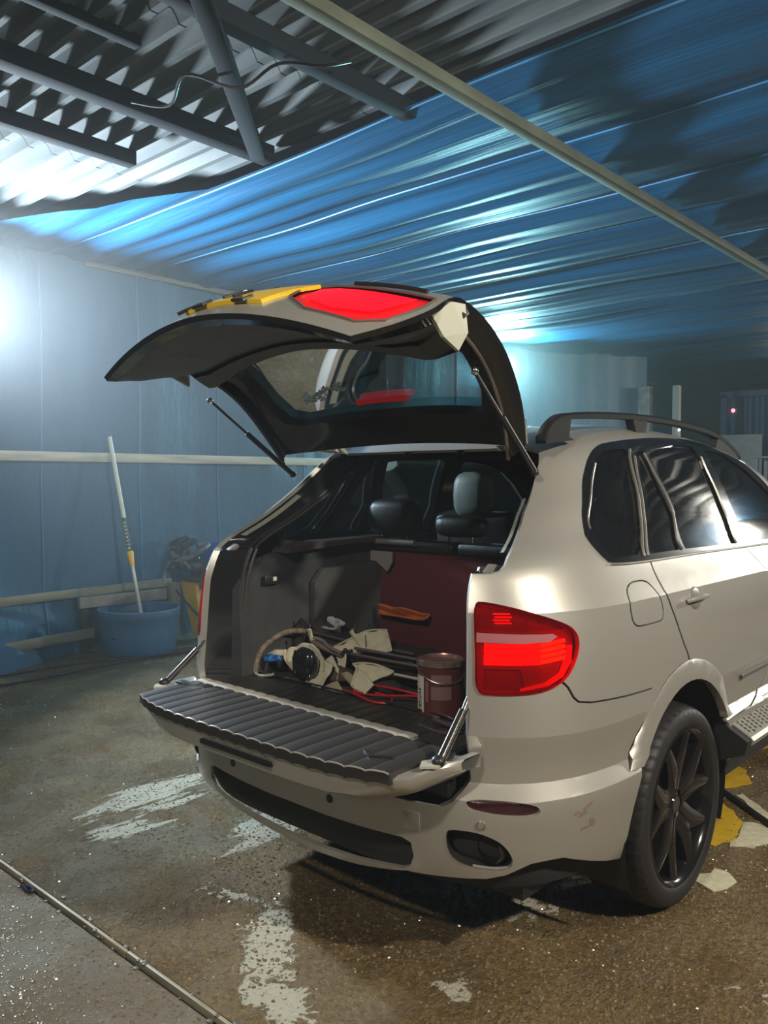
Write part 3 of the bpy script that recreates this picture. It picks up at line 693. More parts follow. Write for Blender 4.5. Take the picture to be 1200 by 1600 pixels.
for s in (1, -1):
    toT(MB().prism([(s*.640,-.085),(s*.665,-.125),(s*.700,-.095),(s*.700,-.04),(s*.66,-.035)], .744, .751).build('tailgate_pressing', mat('bare_paint', (.55,.53,.43), .4, .3), tg))
    toT(MB().box((s*.655,.0,.748), (.05,.035,.012), None, .004).build('hinge_cup', black, tg))
    st = toT(MB().tube([(s*.683,-.060,.752),(s*.664,.075,.865)], .0125, 12).build('tailgate_strut', mat('strut_tube', (.10,.09,.09), .25, .8), tg))
    MB().tube([(s*.664,.075,.865),(s*.657,.125,.915)], .0065, 10).build('strut_rod', chrome, st)
    MB().tube([(s*.697,-.050,.762),(s*.676,.085,.872)], .004, 8).build('strut_rod', chrome, st)
    MB().ball((s*.684,-.066,.754), .021, 14, (1,1,.9)).build('strut_ball', black, st)
# ---------------------------------------------------------------- raised hatch
CP = [(0,.600,1.700),(.2,.475,1.860),(.45,.255,2.035),(.62,.085,2.140),(.70,.000,2.170),(.82,-.15,2.140),(.92,-.30,2.090),(1.0,-.40,2.035)]
SP = [(0,.505,1.665),(.2,.425,1.790),(.45,.285,1.940),(.62,.110,2.030),(.70,.005,2.056),(.82,-.12,2.000),(.92,-.24,1.950),(1.0,-.345,1.912)]
WP = [(0,.600),(.2,.635),(.45,.665),(.62,.690),(.70,.695),(.82,.690),(.92,.670),(1.0,.615)]
def pc(T_, k): return _pchip([t[0] for t in T_], [t[k] for t in T_])
cy_, cz_, sy_, sz_, wx_ = pc(CP,1), pc(CP,2), pc(SP,1), pc(SP,2), pc(WP,1)
def G0(t, s):
    t = max(-1.05, min(1.05, t)); w_ = abs(t)**1.85
    return (t*wx_(s), cy_(s)*(1-w_)+sy_(s)*w_, cz_(s)*(1-w_)+sz_(s)*w_)
_n = (Vector(G0(.001,.5))-Vector(G0(-.001,.5))).cross(Vector(G0(0,.501))-Vector(G0(0,.499)))
GF = 1 if _n.z > 0 else -1
hat = empty('rear_hatch', Vector((0,.56,1.69))-CO, car); HO = Vector((0,.56,1.69))
def toH(o): o.location = -HO; return o
gl_ = [(-.80,.20),(-.84,.30),(-.83,.48),(-.76,.575),(-.55,.60),(0,.61),(.55,.60),(.76,.575),(.83,.48),(.84,.30),(.80,.20),(.70,.165),(0,.15),(-.70,.165)]
hl1 = [(.30,.80),(.42,.765),(.97,.765),(.965,.92),(.90,.955),(.62,.95),(.42,.90)]
hl2 = [(-x, y) for x, y in hl1][::-1]
plate = [(-.20,.785),(.36,.785),(.36,.945),(-.20,.945)]
gdom = [(-1,0),(1,0),(1,1),(-1,1)]
gregs = [('glass', gl_), ('lampR', hl1), ('lampL', hl2), ('tail', [(-1.01,.625),(1.01,.625),(1.01,1.01),(-1.01,1.01)]), ('spoiler', [(-1.01,-.01),(1.01,-.01),(1.01,.12),(-1.01,.12)]), ('frame', None)]
gus = [-1+i*.05 for i in range(41)]; gvs = [i*.025 for i in range(41)]
GW, GT = cut(gregs, gdom, gus, gvs, .05, .04)
def GP(name, key, m, off=0.0, lip=0, F=G0): return toH(panel(name, GW, GT.get(key, []), F, m, hat, off=off, lip=lip, mirror=False, nflip=GF))
GP('hatch_skin', 'tail', paint, 0, 0); GP('spoiler', 'spoiler', paint, .012, .02); GP('glass_border', 'frame', glossblack)
def thick(t, s):       # depth of the hatch between outer and inner skin: slim round the glass, deep behind the plate
    e = min(1.0, (1-abs(t))/.10, s/.10 if s < .1 else 1, (1-s)/.06); d = .018+.036*max(0, e)**.6
    k = max(0.0, min(1.0, (s-.50)/.10)); k = k*k*(3-2*k); a = max(0, min(1.0, (1-abs(t))/.16))**.7
    return d+k*.115*a*max(0.0, min(1.0, (1-s)/.36))**.75
inr = [('hole', gl_), ('inner_low', [(-.97,.60),(.97,.60),(.97,.985),(-.97,.985)]), ('inner', None)]
IW, IT = cut(inr, gdom, gus, gvs, .05, .04)
def relief(t, s):
    d = thick(t, s)
    if abs(t) < .78 and .64 < s < .86: d += .016*min(1, (.78-abs(t))/.05, (s-.64)/.025, (.86-s)/.025)
    if abs(t+.35) < .18 and .86 < s < .93: d -= .012
    return -d
hatin = mat('hatch_inner_trim', (.12,.12,.11), .62, bump=.1, bscale=300)
toH(panel('inner_frame', IW, IT['inner'], G0, glossblack, hat, off=lambda t, s: -thick(t, s), mirror=False, nflip=GF))
ip = toH(panel('inner_panel', IW, IT['inner_low'], G0, hatin, hat, off=relief, mirror=False, nflip=GF))
gp = toH(panel('hatch_glass', GW, GT['glass'], G0, gateglass, hat, off=-.006, mirror=False, nflip=GF))
# rim joining the two skins, round the outline and round the glass
def rimof(L, name, m, d0=0.0):
    mb = MB(); A = []; B = []
    for (t, s) in L:
        e = 1e-3; n = ((Vector(G0(t*.999+e*.5, s))-Vector(G0(t*.999-e*.5, s))).cross(Vector(G0(t, min(1, s+e)))-Vector(G0(t, max(0, s-e))))).normalized()*GF
        p = Vector(G0(t, s)); A.append(p+n*d0); B.append(p-n*thick(t, s))
    n = len(L); mb.add(A+B, [(k, (k+1) % n, n+(k+1) % n, n+k) for k in range(n)], True)
    return toH(mb.build(name, m, hat))
rimof(dens(gdom, .04, .03), 'hatch_edge', glossblack); rimof(dens(gl_, .05, .04), 'glass_rebate', black)
for s in (1, -1):
    # dark channel down the hatch's side with its painted corner plate and black buffer
    sd = [(s*(wx_(q)+.004), sy_(q), sz_(q)) for q in [i/20 for i in range(0, 15)]]
    inn = [(s*(wx_(q)-.035), sy_(q)-.050, sz_(q)-.052) for q in [i/20 for i in range(0, 15)]]
    mid = [(s*(wx_(q)-.002), sy_(q)-.022, sz_(q)-.020) for q in [i/20 for i in range(0, 15)]]
    toH(MB().grid([sd, mid, inn]).build('side_channel', glossblack, hat))
    toH(MB().tube(inn, .006, 6).build('channel_edge', mat('channel_edge', (.10,.08,.07), .4), hat))
    pts = [(s*.702,.030,2.040),(s*.700,-.030,2.038),(s*.675,-.085,1.995),(s*.672,-.03,1.945),(s*.668,.045,1.915),(s*.690,.060,1.965)]
    toH(MB().add(pts+[(p[0]-s*.012, p[1], p[2]) for p in pts], [tuple(range(6)), tuple(range(11, 5, -1))]+[(k, (k+1) % 6, 6+(k+1) % 6, 6+k) for k in range(6)]).build('corner_plate', mat('cream_primer', (.60,.60,.50), .5), hat))
    toH(MB().box((s*.688,.035,2.020), (.02,.035,.03), Matrix.Rotation(.6, 3, 'X'), .004).build('hatch_buffer', black, hat))
    # gas strut between hatch and body
    a, b = Vector((s*.655,.14,1.868)), Vector((s*.612,.545,1.572)); m_ = a.lerp(b, .42)
    st = toH(MB().tube([m_, b], .0115, 12).build('gas_strut', mat('strut_black', (.02,.02,.022), .35, .2), hat))
    MB().tube([a, m_], .0055, 10).build('strut_rod', mat('rod_dark', (.09,.10,.11), .3, .7), st)
    MB().ball(a, .013, 12).build('strut_joint', chrome, st); MB().ball(b, .015, 12).build('strut_joint', black, st)
    # hinge
    hg = MB().box((s*.455,.63,1.675), (.10,.05,.018), None, .005); hg.tube([(s*.40,.66,1.660),(s*.40,.60,1.705)], .012, 8); hg.box((s*.50,.61,1.69), (.03,.06,.03), None, .006)
    hgo = toH(hg.build('hatch_hinge', mat('hinge_cream', (.50,.48,.40), .4, .3), hat))
    for q in (.425, .475): MB().lathe([(0,.006),(.010,.006),(.012,0),(.012,-.004)], (s*q,.600,1.682), 6, 'y', False).build('hinge_bolt', chrome, hgo)
    toH(MB().tube([(s*.30,.545,1.655),(s*.30,.545,1.64)], .014, 12).build('rubber_stop', black, hat))
toH(MB().tube([(.03,.565,1.655),(.03,.565,1.635)], .013, 12).build('rubber_stop', black, hat))
# inboard lamps on the hatch
for key, poly in (('lampR', hl1), ('lampL', hl2)):
    o = GP('hatch_lamp', key, mat('hatch_lamp_base', (.5,.01,.015), .4, e=(1,.0,.01), es=.3), -.008)
    o['label'] = 'lit red lamp segment on the hatch'
    sg_ = 1 if key == 'lampR' else -1
    q = [(.40*sg_,.80),(.47*sg_,.785),(.90*sg_,.785),(.87*sg_,.90),(.70*sg_,.925),(.48*sg_,.89)]
    gw, gt = cut([('b', q)], q, gus, gvs, .03, .03)
    o2 = panel('light_panel', gw, gt['b'], G0, mat('hatch_lamp_lit', (.7,.0,.01), .4, e=(1,.002,.012), es=1.5), o, off=.002, mirror=False, nflip=GF)
    mb = MB().tube([Vector(G0(t, s))+Vector((0,0,.004)) for t, s in dens(poly+[poly[0]], .04, .03, False)], .004, 6); x_ = mb.build('lamp_bezel', mat('bezel', (.18,.15,.14), .3, .4), o)
    tr = [(.50*sg_,.745),(.62*sg_,.742),(.76*sg_,.742),(.90*sg_,.745)]
    x_ = toH(MB().tube([Vector(G0(t, s))+Vector((0,0,.010)) for t, s in dens(tr, .04, .03, False)], .0065, 6).build('lamp_gasket', black, hat))
# number plate: yellow, lower halves of its dark characters in view
pw, pt = cut([('b', plate)], plate, [-.28+i*.04 for i in range(17)], gvs, .04, .03)
pl = toH(panel('number_plate', pw, pt['b'], G0, mat('plate_yellow', (.80,.52,.02), .35), hat, off=.012, lip=.012, mirror=False, nflip=GF)); pl['label'] = 'yellow number plate, its characters cut off by the edge'
for (a, b, kind) in ((.06,.13,0),(-.10,-.02,1),(-.24,-.17,2),(.20,.27,1)):
    P_ = []
    if kind == 0: cpts = [((a+b)/2+(b-a)/2*math.cos(q), .925-.06*math.sin(q)) for q in [PI*k/8 for k in range(9)]]
    elif kind == 1: cpts = [(a,.93),(a,.955),(b,.955),(b,.93)]
    else: cpts = [(a,.955),((a+b)/2,.92),(b,.955)]
    MB().tube([Vector(G0(t, s))+Vector((0,-.004,.014)) for t, s in dens(cpts, .02, .01, False)], .006, 6).build('plate_character', mat('plate_black', (.02,.02,.02), .4), pl)
toH(MB().box((-.10,-.26,2.115), (.018,.014,.008), None, .003).build('plate_light', mat('plate_lamp', (.8,.8,.8), .3, e=(1,1,.95), es=.8), hat)); toH(MB().box((.06,-.24,2.128), (.018,.014,.008), None, .003).build('plate_light', MATS['plate_lamp'], hat))
toH(MB().tube(spline([Vector(G0(t, .765))+Vector((0,.0,.016)) for t in (-.30,-.2,-.1,0,.05)], 4), .004, 6).build('hatch_release', MATS['bezel'], hat))
# high stop lamp and wiper in the glass
toH(MB().tube([Vector(G0(t, .215))+Vector((0,-.012,-.020)) for t in [-.20+.4*i/12 for i in range(13)]], .011, 8).build('high_stop_lamp', mat('stop_lamp', (.28,.012,.02), .35, e=(1,.02,.03), es=.12), hat))
wp = toH(MB().tube([Vector(G0(t, .30+.10*t))+Vector((0,.004,.014)) for t in [-.55+.62*i/14 for i in range(15)]], .006, 6).build('rear_wiper', black, hat))
sc = MB()
for i in range(60):
    t = -.60+random.random()*.35; s_ = .26+.10*(t+.6)+random.gauss(0,.010); p = Vector(G0(t, s_))+Vector((0,-.004,-.010)); sc.ball(p, .004+.005*random.random(), 6, (1,1,.5))
tag(toH(sc.build('soap_residue', mat('soap', (.75,.78,.75), .5), hat)), kind='stuff')
# small raised lettering marks beside the hatch lamp
for i in range(6): toH(MB().box((.640+.0035*i,-.155+.016*i,1.950+.006*i), (.004,.009,.014), None).build('moulded_letter', mat('letter_grey', (.25,.24,.23), .5), hat))
# mirrors so that the car is whole from the side
for s in (1, -1):
    o = MB().box((s*1.02, 3.22, 1.14), (.20, .12, .16), None, .04).build('door_mirror', paint, car); toC(o)
    MB().tube([(s*.86,3.24,1.10),(s*.96,3.22,1.10)], .025, 8).build('mirror_arm', black, o)
# ================================================================ THE SETTING
def floor_material():
    M = bpy.data.materials.new('wet_concrete'); M.use_nodes = True; nt = M.node_tree; P = nt.nodes['Principled BSDF']; L = nt.links.new
    g = nt.nodes.new('ShaderNodeNewGeometry'); N = nt.nodes.new
    def noise_(scale, detail=5, st=None, rough=.55, dist=0):
        mp = N('ShaderNodeMapping'); L(g.outputs['Position'], mp.inputs['Vector'])
        if st: mp.inputs['Scale'].default_value = st[0]; mp.inputs['Rotation'].default_value = (0,0,st[1])
        n = N('ShaderNodeTexNoise'); n.inputs['Scale'].default_value = scale; n.inputs['Detail'].default_value = detail; n.inputs['Roughness'].default_value = rough; n.inputs['Distortion'].default_value = dist
        L(mp.outputs[0], n.inputs['Vector']); return n.outputs[0]
    def ramp(x, a, b, ca=(0,0,0), cb=(1,1,1)):
        r = N('ShaderNodeValToRGB'); r.color_ramp.elements[0].position = a; r.color_ramp.elements[1].position = b
        r.color_ramp.elements[0].color = (*ca, 1); r.color_ramp.elements[1].color = (*cb, 1); L(x, r.inputs[0]); return r.outputs[0]
    def math_(op, a, b=None, clamp=False):
        m = N('ShaderNodeMath'); m.operation = op; m.use_clamp = clamp
        for i, x in enumerate((a, b)):
            if x is None: continue
            if isinstance(x, (int, float)): m.inputs[i].default_value = x
            else: L(x, m.inputs[i])
        return m.outputs[0]
    def mix(f, a, b):
        m = N('ShaderNodeMix'); m.data_type = 'RGBA'; L(f, m.inputs[0])
        for i, x in ((6, a), (7, b)):
            if isinstance(x, tuple): m.inputs[i].default_value = (*x, 1)
            else: L(x, m.inputs[i])
        return m.outputs[2]
    sx = N('ShaderNodeSeparateXYZ'); L(g.outputs['Position'], sx.inputs[0]); X, Y = sx.outputs[0], sx.outputs[1]
    def blob(cx, cy, rx, ry, rot=0.0):      # soft ellipse on the ground
        c, s = math.cos(rot), math.sin(rot)
        dx, dy = math_('SUBTRACT', X, cx), math_('SUBTRACT', Y, cy)
        a = math_('DIVIDE', math_('ADD', math_('MULTIPLY', dx, c), math_('MULTIPLY', dy, s)), rx)
        b = math_('DIVIDE', math_('SUBTRACT', math_('MULTIPLY', dy, c), math_('MULTIPLY', dx, s)), ry)
        return math_('SUBTRACT', 1.0, math_('SQRT', math_('ADD', math_('MULTIPLY', a, a), math_('MULTIPLY', b, b))), True)
    base = ramp(noise_(1.6, 6), .36, .66, (.125,.074,.022), (.23,.155,.062))
    fine = ramp(noise_(42, 4, None, .7), .35, .68, (.55,.55,.55), (1.35,1.35,1.35))
    m = N('ShaderNodeMix'); m.data_type = 'RGBA'; m.blend_type = 'MULTIPLY'; m.inputs[0].default_value = 1; L(base, m.inputs[6]); L(fine, m.inputs[7]); c = m.outputs[2]
    slab = ramp(math_('ADD', Y, .50), -.01, .01, (1,1,1), (0,0,0))
    c = mix(math_('MULTIPLY', slab, .6), c, (.26,.24,.20))
    # aggregate: pale stones showing through
    v = N('ShaderNodeTexVoronoi'); v.inputs['Scale'].default_value = 46; L(g.outputs['Position'], v.inputs['Vector'])
    st = ramp(v.outputs['Distance'], .10, .20, (1,1,1), (0,0,0)); st = math_('MULTIPLY', st, ramp(noise_(9, 3), .5, .62))
    c = mix(math_('MULTIPLY', st, .45), c, (.34,.30,.22))
    # soap foam: streaks dragged across the slab, and puffs
    streak = noise_(15, 7, ((1.0, .16, 1), -.35), .72, .4); puff = noise_(19, 7, None, .68, .7)
    def foam(bl, nz, k, w=.02): s_ = math_('ADD', math_('MULTIPLY', bl, k), nz); return ramp(s_, .72, .72+w)
    fs = [foam(blob(-1.45,.40,.80,.34,1.75), streak, .41), foam(blob(-.72,.46,.55,.30,1.9), streak, .39), foam(blob(-1.15,.05,.45,.22,.9), streak, .37),
          foam(blob(.02,-.13,.46,.14,-.72), puff, .50), foam(blob(.27,-.30,.26,.13,-.2), puff, .52), foam(blob(.50,.64,.24,.13,.9), puff, .50), foam(blob(.62,.10,.10,.10), puff, .50),
          foam(blob(.86,-.02,.10,.08), puff, .5), foam(blob(-.35,.0,.25,.08,.3), puff, .34), foam(blob(1.45,.75,.35,.2,.5), puff, .28)]
    F = fs[0]
    for q in fs[1:]: F = math_('MAXIMUM', F, q)
    hol = N('ShaderNodeTexVoronoi'); hol.inputs['Scale'].default_value = 38; L(g.outputs['Position'], hol.inputs['Vector'])
    F = math_('MULTIPLY', F, ramp(hol.outputs['Distance'], .12, .22, (.35,.35,.35), (1,1,1)))
    c = mix(math_('MULTIPLY', F, .9), c, (.56,.52,.41))
    L(c, P.inputs['Base Color'])
    wet = ramp(noise_(2.4, 4), .38, .62, (.10,.10,.10), (.42,.42,.42)); L(mix(F, wet, (.8,.8,.8)), P.inputs['Roughness'])
    P.inputs['Specular IOR Level'].default_value = .6
    h = math_('ADD', math_('MULTIPLY', noise_(38, 5, None, .7), 1.0), math_('MULTIPLY', noise_(120, 3, ((1,.5,1),-.3), .6), .45))
    h = math_('ADD', h, math_('MULTIPLY', noise_(7, 5, ((1.0,.25,1), -.35), .6), 1.6))
    h = math_('ADD', h, math_('MULTIPLY', F, .8))
    b = N('ShaderNodeBump'); b.inputs['Strength'].default_value = 1.0; b.inputs['Distance'].default_value = .020; L(h, b.inputs['Height']); L(b.outputs[0], P.inputs['Normal'])
    return M
FM = floor_material()
def slab(name, x0, x1, y0, y1, label):
    o = MB().box(((x0+x1)/2, (y0+y1)/2, -.06), (x1-x0, y1-y0, .12), None, 0).build(name, FM); return tag(o, label, kind='structure')
slab('floor', -9, 9, -.452, 18, 'wet brown concrete floor slab streaked with foam under the car')
slab('floor', -9, 9, -9, -.492, 'paler rough wet concrete slab in the near left corner')
tag(MB().box((0,-.472,-.07), (18,.04,.10)).build('floor', mat('joint_dirt', (.02,.018,.014), .8)), 'dark crumbling joint between the two concrete slabs', kind='structure')
jl = MB(); random.seed(3)
x = -3.4
while x < 1.4:
    l = .35+.5*random.random()
    jl.box((x+l/2, -.466+.003*random.random(), -.009), (l-.004, .013, .026), Matrix.Rotation(random.gauss(0,.003), 3, 'Z'), .003); x += l
tag(jl.build('joint_strip', mat('joint_timber', (.33,.29,.20), .5, var=.4, vscale=30, stretch=(.2,4,1))), 'pale timber strip set in the joint between the floor slabs', 'strip')
# chips and grit along the joint
gr = MB()
for i in range(90):
    p = (-2.2+2.8*random.random(), -.475+random.gauss(0,.022), .002); r_ = .004+.009*random.random()**2
    gr.ball(p, r_, 6, (1, .8, .5))
tag(gr.build('joint_grit', mat('grit', (.10,.09,.07), .5), None), 'loose dark grit along the crumbling floor joint', 'grit', kind='stuff')
tag(tg2 := MB().tube(spline([(-.99,-.50,.004),(-.93,-.508,.006),(-.90,-.50,.012),(-.94,-.49,.008),(-.97,-.50,.006)], 5), .006, 6).build('scrap', mat('scrap_blue', (.02,.02,.05), .3)), 'dark blue scrap lying beside the timber floor joint', 'scrap')
# painted markings, with worn ragged outlines
def ragged(poly, amp=.012, st=.05):
    L_ = dens(poly, st, st); return [(x+random.gauss(0, amp), y+random.gauss(0, amp)) for x, y in L_]
ypm = mat('yellow_floor_paint', (.62,.38,.012), .5, c2=(.75,.48,.03), vscale=14, bump=.5, bscale=60); wpm = mat('white_floor_paint', (.62,.58,.42), .6, var=.15, vscale=30, bump=.4, bscale=60)
def marking(poly, m, label, z=.003, amp=.010):
    r = ragged(poly, amp); mb = MB().prism(r, .0003, z); o = mb.build('floor_marking', m); return tag(o, label, 'marking')
marking([(.30,2.30),(.60,2.30),(.66,2.40),(.70,2.50),(.64,2.62),(.55,2.75),(.52,2.95),(.58,3.15),(.66,3.3),(.70,3.8),(.66,4.6),(.60,6.0),(-.1,6.0),(.0,4),(.1,3)], ypm, 'worn yellow floor band running forward past the running board')
marking([(.50,1.62),(.83,1.62),(.88,1.72),(.855,1.86),(.83,1.96),(.76,2.06),(.66,2.16),(.50,2.16)], ypm, 'yellow floor patch just behind the rear wheel\'s right edge')
marking([(.885,1.66),(.965,1.70),(1.0,1.80),(.965,1.92),(.90,1.975),(.845,1.96),(.868,1.84)], wpm, 'off-white paint patch joined to the yellow patch by the rear wheel', .004, .008)
marking([(.90,1.26),(.97,1.22),(1.015,1.29),(1.01,1.36),(.975,1.41),(.90,1.42)], wpm, 'small off-white paint spot at the foot of the rear tyre', .004, .008)
marking([(.95,1.99),(1.03,1.93),(1.4,1.62),(1.42,1.66),(1.05,1.98),(.90,2.13),(.72,2.30),(.70,2.27)], wpm, 'thin off-white line along the black hose right of the car', .004, .006)
tag(MB().tube(spline([(.30,2.55,.014),(.62,2.27,.014),(.93,2.0,.014),(1.3,1.70,.014),(2.0,1.2,.014),(2.8,.9,.014)], 8), .013, 10).build('hose', mat('hose_black', (.02,.02,.022), .4)), 'black rubber hose crossing the floor ahead of the rear wheel', 'hose')

# ---- blue tarpaulin ceiling, its folds running across the bay
tarp = bpy.data.materials.new('blue_tarp'); tarp.use_nodes = True
def tarp_mat(M, c1, c2, rough=.38, trans=.25):
    nt = M.node_tree; P = nt.nodes['Principled BSDF']; L = nt.links.new; N = nt.nodes.new
    g = N('ShaderNodeNewGeometry'); mp = N('ShaderNodeMapping'); mp.inputs['Scale'].default_value = (.18, 1.4, .5); L(g.outputs['Position'], mp.inputs['Vector'])
    n = N('ShaderNodeTexNoise'); n.inputs['Scale'].default_value = 2.2; n.inputs['Detail'].default_value = 6; L(mp.outputs[0], n.inputs['Vector'])
    r = N('ShaderNodeValToRGB'); r.color_ramp.elements[0].position = .3; r.color_ramp.elements[1].position = .7; r.color_ramp.elements[0].color = (*c1, 1); r.color_ramp.elements[1].color = (*c2, 1)
    L(n.outputs[0], r.inputs[0]); L(r.outputs[0], P.inputs['Base Color']); P.inputs['Roughness'].default_value = rough
    n2 = N('ShaderNodeTexNoise'); n2.inputs['Scale'].default_value = 16; n2.inputs['Detail'].default_value = 5; m2 = N('ShaderNodeMapping'); m2.inputs['Scale'].default_value = (.06, 1.2, .5); L(g.outputs['Position'], m2.inputs['Vector']); L(m2.outputs[0], n2.inputs['Vector'])
    b = N('ShaderNodeBump'); b.inputs['Strength'].default_value = .5; b.inputs['Distance'].default_value = .02; L(n2.outputs[0], b.inputs['Height']); L(b.outputs[0], P.inputs['Normal'])
tarp_mat(tarp, (.002,.060,.145), (.004,.095,.21), .56)
tarp.node_tree.nodes['Principled BSDF'].inputs['Specular IOR Level'].default_value = .35
HZ = 3.60
seams = [1.65, 2.63, 3.63, 4.33, 5.2, 6.1, 7.0, 7.9, 8.9, 10, 11.2, 12.5, 14, 15.5]
rp = [(random.uniform(2, 14), random.uniform(0, 6.28), random.uniform(.3, 1)) for _ in range(9)]
def ceil_z(x, y):
    k = 0
    while k < len(seams)-2 and y > seams[k+1]: k += 1
    a, b = (seams[k], seams[k+1]) if y >= seams[0] else (.7, seams[0]); t = max(0, min(1, (y-a)/(b-a)))
    z = HZ-.055*math.sin(PI*t)**.8
    f = max(0, min(1, (-x-.2)/2.5)); f = f*f*(3-2*f)
    r = 0
    for (w_, p, a_) in rp: r += a_*math.sin(w_*y*1.9+p+.9*noise.noise((x*.25, y*.3, w_)))
    r += 2.5*noise.noise((x*.18, y*3.2, 3.1))+1.3*noise.noise((x*.12, y*7.5, 9.1))
    return z+r*(.0022+.0075*f*(1 if y < 2.6 else max(.45, 1-(y-2.6)*.5) if y < 5 else .7))+.02*noise.noise((x*.8, y*.8, 0))
ys = []; y = .80
while y < 16: ys.append(y); y += .022 if y < 9 else .06
xsg = [-5.05+i*.30 for i in range(38)]
def ystart(x): return 1.60 if x > -2.6 else 1.60-.75*min(1, (-2.6-x)/2.0)
G = []
for y in ys:
    G.append([(x, max(y, ystart(x)+.0), ceil_z(x, max(y, ystart(x)))) for x in xsg])
ce = MB().grid(G).build('ceiling', tarp, None, fix=False); tag(ce, 'blue tarpaulin ceiling with long crosswise folds', kind='structure')
hem = mat('tarp_hem', (.05,.20,.38), .45)
for i, y in enumerate(seams[:9]):
    mb = MB().tube([(x, y+.012*math.sin(x*1.7+i), ceil_z(x, y)-.006) for x in [-5.0+.25*k for k in range(44)]], .0065, 6); o = mb.build('tarp_seam', hem, ce)
# ---- corrugated sheets over the near part, purlins below them
sheet = mat('galvanised_sheet', (.055,.068,.075), .75, 0, spec=.2, c2=(.12,.135,.135), vscale=3, stretch=(.3,3,1))
cs = []
for j in range(6):
    x0, x1 = -5.1+j*1.9, -5.1+(j+1)*1.9+.06
    G = []; n = 16
    for i in range(int(5.0/.155)*8+1):
        y = -3.2+i*.155/8; z = 3.70+.028*max(-1, min(1, 1.7*math.sin(2*PI*y/.155)))+.002*j
        G.append([(x0, y, z), ((x0+x1)/2, y, z), (x1, y, z)])
    o = MB().grid(G).build('ceiling', sheet, None, fix=False); tag(o, ('%s corrugated metal roof sheet over the near part of the bay' % ['leftmost','second','third','fourth','fifth','rightmost'][j]), kind='structure')
pm = mat('purlin_dark', (.014,.019,.026), .8, spec=.15)
def beam(name, a, b, wdt, h, m, label, cat='beam', bev=.004):
    a, b = Vector(a), Vector(b); d = b-a; R = d.to_track_quat('Y', 'Z').to_matrix()
    o = MB().box((0,0,0), (wdt, d.length, h), None, bev).build(name, m); o.matrix_world = Matrix.Translation((a+b)/2)@R.to_4x4(); return tag(o, label, cat)
beam('purlin', (-.95,-3,3.62), (-.95,1.85,3.62), .09, .09, pm, 'dark roof purlin nearest the pale ridge beam')
beam('purlin', (-2.02,-3,3.62), (-2.02,1.60,3.62), .11, .10, pm, 'dark roof purlin crossed by the slanting brace')
beam('purlin', (-2.72,-3,3.62), (-2.72,1.05,3.62), .09, .09, pm, 'dark roof purlin nearest the left tarp wall')
beam('purlin', (-1.50,-3,3.66), (-1.50,.35,3.66), .06, .05, pm, 'short dark purlin end at the photo\'s top left')
beam('roof_brace', (-.62,.02,3.56), (-1.95,1.45,3.56), .085, .07, pm, 'dark slanting roof brace ending at the purlin')
beam('ridge_beam', (-.42,-3,3.50), (-.47,9.5,3.50), .075, .06, mat('ridge_wood', (.10,.115,.08), .7, var=.3, vscale=6, stretch=(4,.4,1)), 'long pale green-grey ridge beam under the blue ceiling')
tag(MB().tube(spline([(-1.9,.55,3.57),(-1.65,.62,3.50),(-1.4,.55,3.55),(-1.2,.72,3.48),(-1.0,.80,3.56),(-.8,.9,3.52),(-.75,1.05,3.58)], 6), .008, 6).build('cable', black), 'thin black cable looped between the dark purlins', 'cable')

# ---- left wall of tarpaulin on timber rails
wt = bpy.data.materials.new('wall_tarp'); wt.use_nodes = True; tarp_mat(wt, (.018,.085,.165), (.035,.12,.215), .6)
wt.node_tree.nodes['Mapping'].inputs['Scale'].default_value = (.5, .8, .15)
def wx(y, z):
    flare = .50*max(0, min(1, (1.9-y)/1.1))*max(0, 1-z/.55)
    return -5.0+flare+.025*math.sin(y*3.1+.4*z)+.030*noise.noise((y*1.6, z*.35, 2))+.014*noise.noise((y*7, z*.5, 5))
G = [[(wx(y, z), y, z) for z in [.0,.1,.2,.35,.5,.7,1.0,1.35,1.8,2.2,2.6,3.0,3.3,3.45,3.56]] for y in [-3+.06*i for i in range(196)]]
wl = MB().grid(G).build('wall_left', wt, None, fix=False); tag(wl, 'washed blue tarpaulin wall on the left', kind='structure')
for y in (1.5, 2.45, 3.4, 4.6, 6.0, 7.5): MB().tube([(wx(y, z)+.008, y+.01*math.sin(z*3), z) for z in [.05+.25*k for k in range(15)]], .006, 6).build('wall_seam', hem, wl)
rw = mat('rail_wood', (.50,.48,.38), .7, var=.25, vscale=5, stretch=(3,.35,3)); rw2 = mat('rail_wood_grey', (.20,.20,.15), .75, var=.3, vscale=5, stretch=(3,.35,3))
beam('timber_rail', (-4.93,-3,1.75), (-4.93,8.6,1.80), .03, .085, rw, 'pale timber rail across the blue wall at chest height', 'rail')
beam('timber_rail', (-4.92,-1.2,.50), (-4.92,2.75,.56), .04, .075, rw2, 'grey-green timber rail low on the blue wall, ending behind the tub', 'rail')
beam('timber_rail', (-4.72,-.6,.115), (-4.80,1.86,.19), .035, .085, rw2, 'lowest dark timber rail near the floor, left of the tub', 'rail')
beam('timber_rail', (-4.95,1.9,3.52), (-4.95,8.6,3.54), .03, .045, rw2, 'thin timber batten where blue wall meets ceiling', 'rail')
beam('timber_post', (-4.86,2.74,0), (-4.86,2.74,.56), .09, .09, rw2, 'short grey timber post behind the blue tub', 'post')
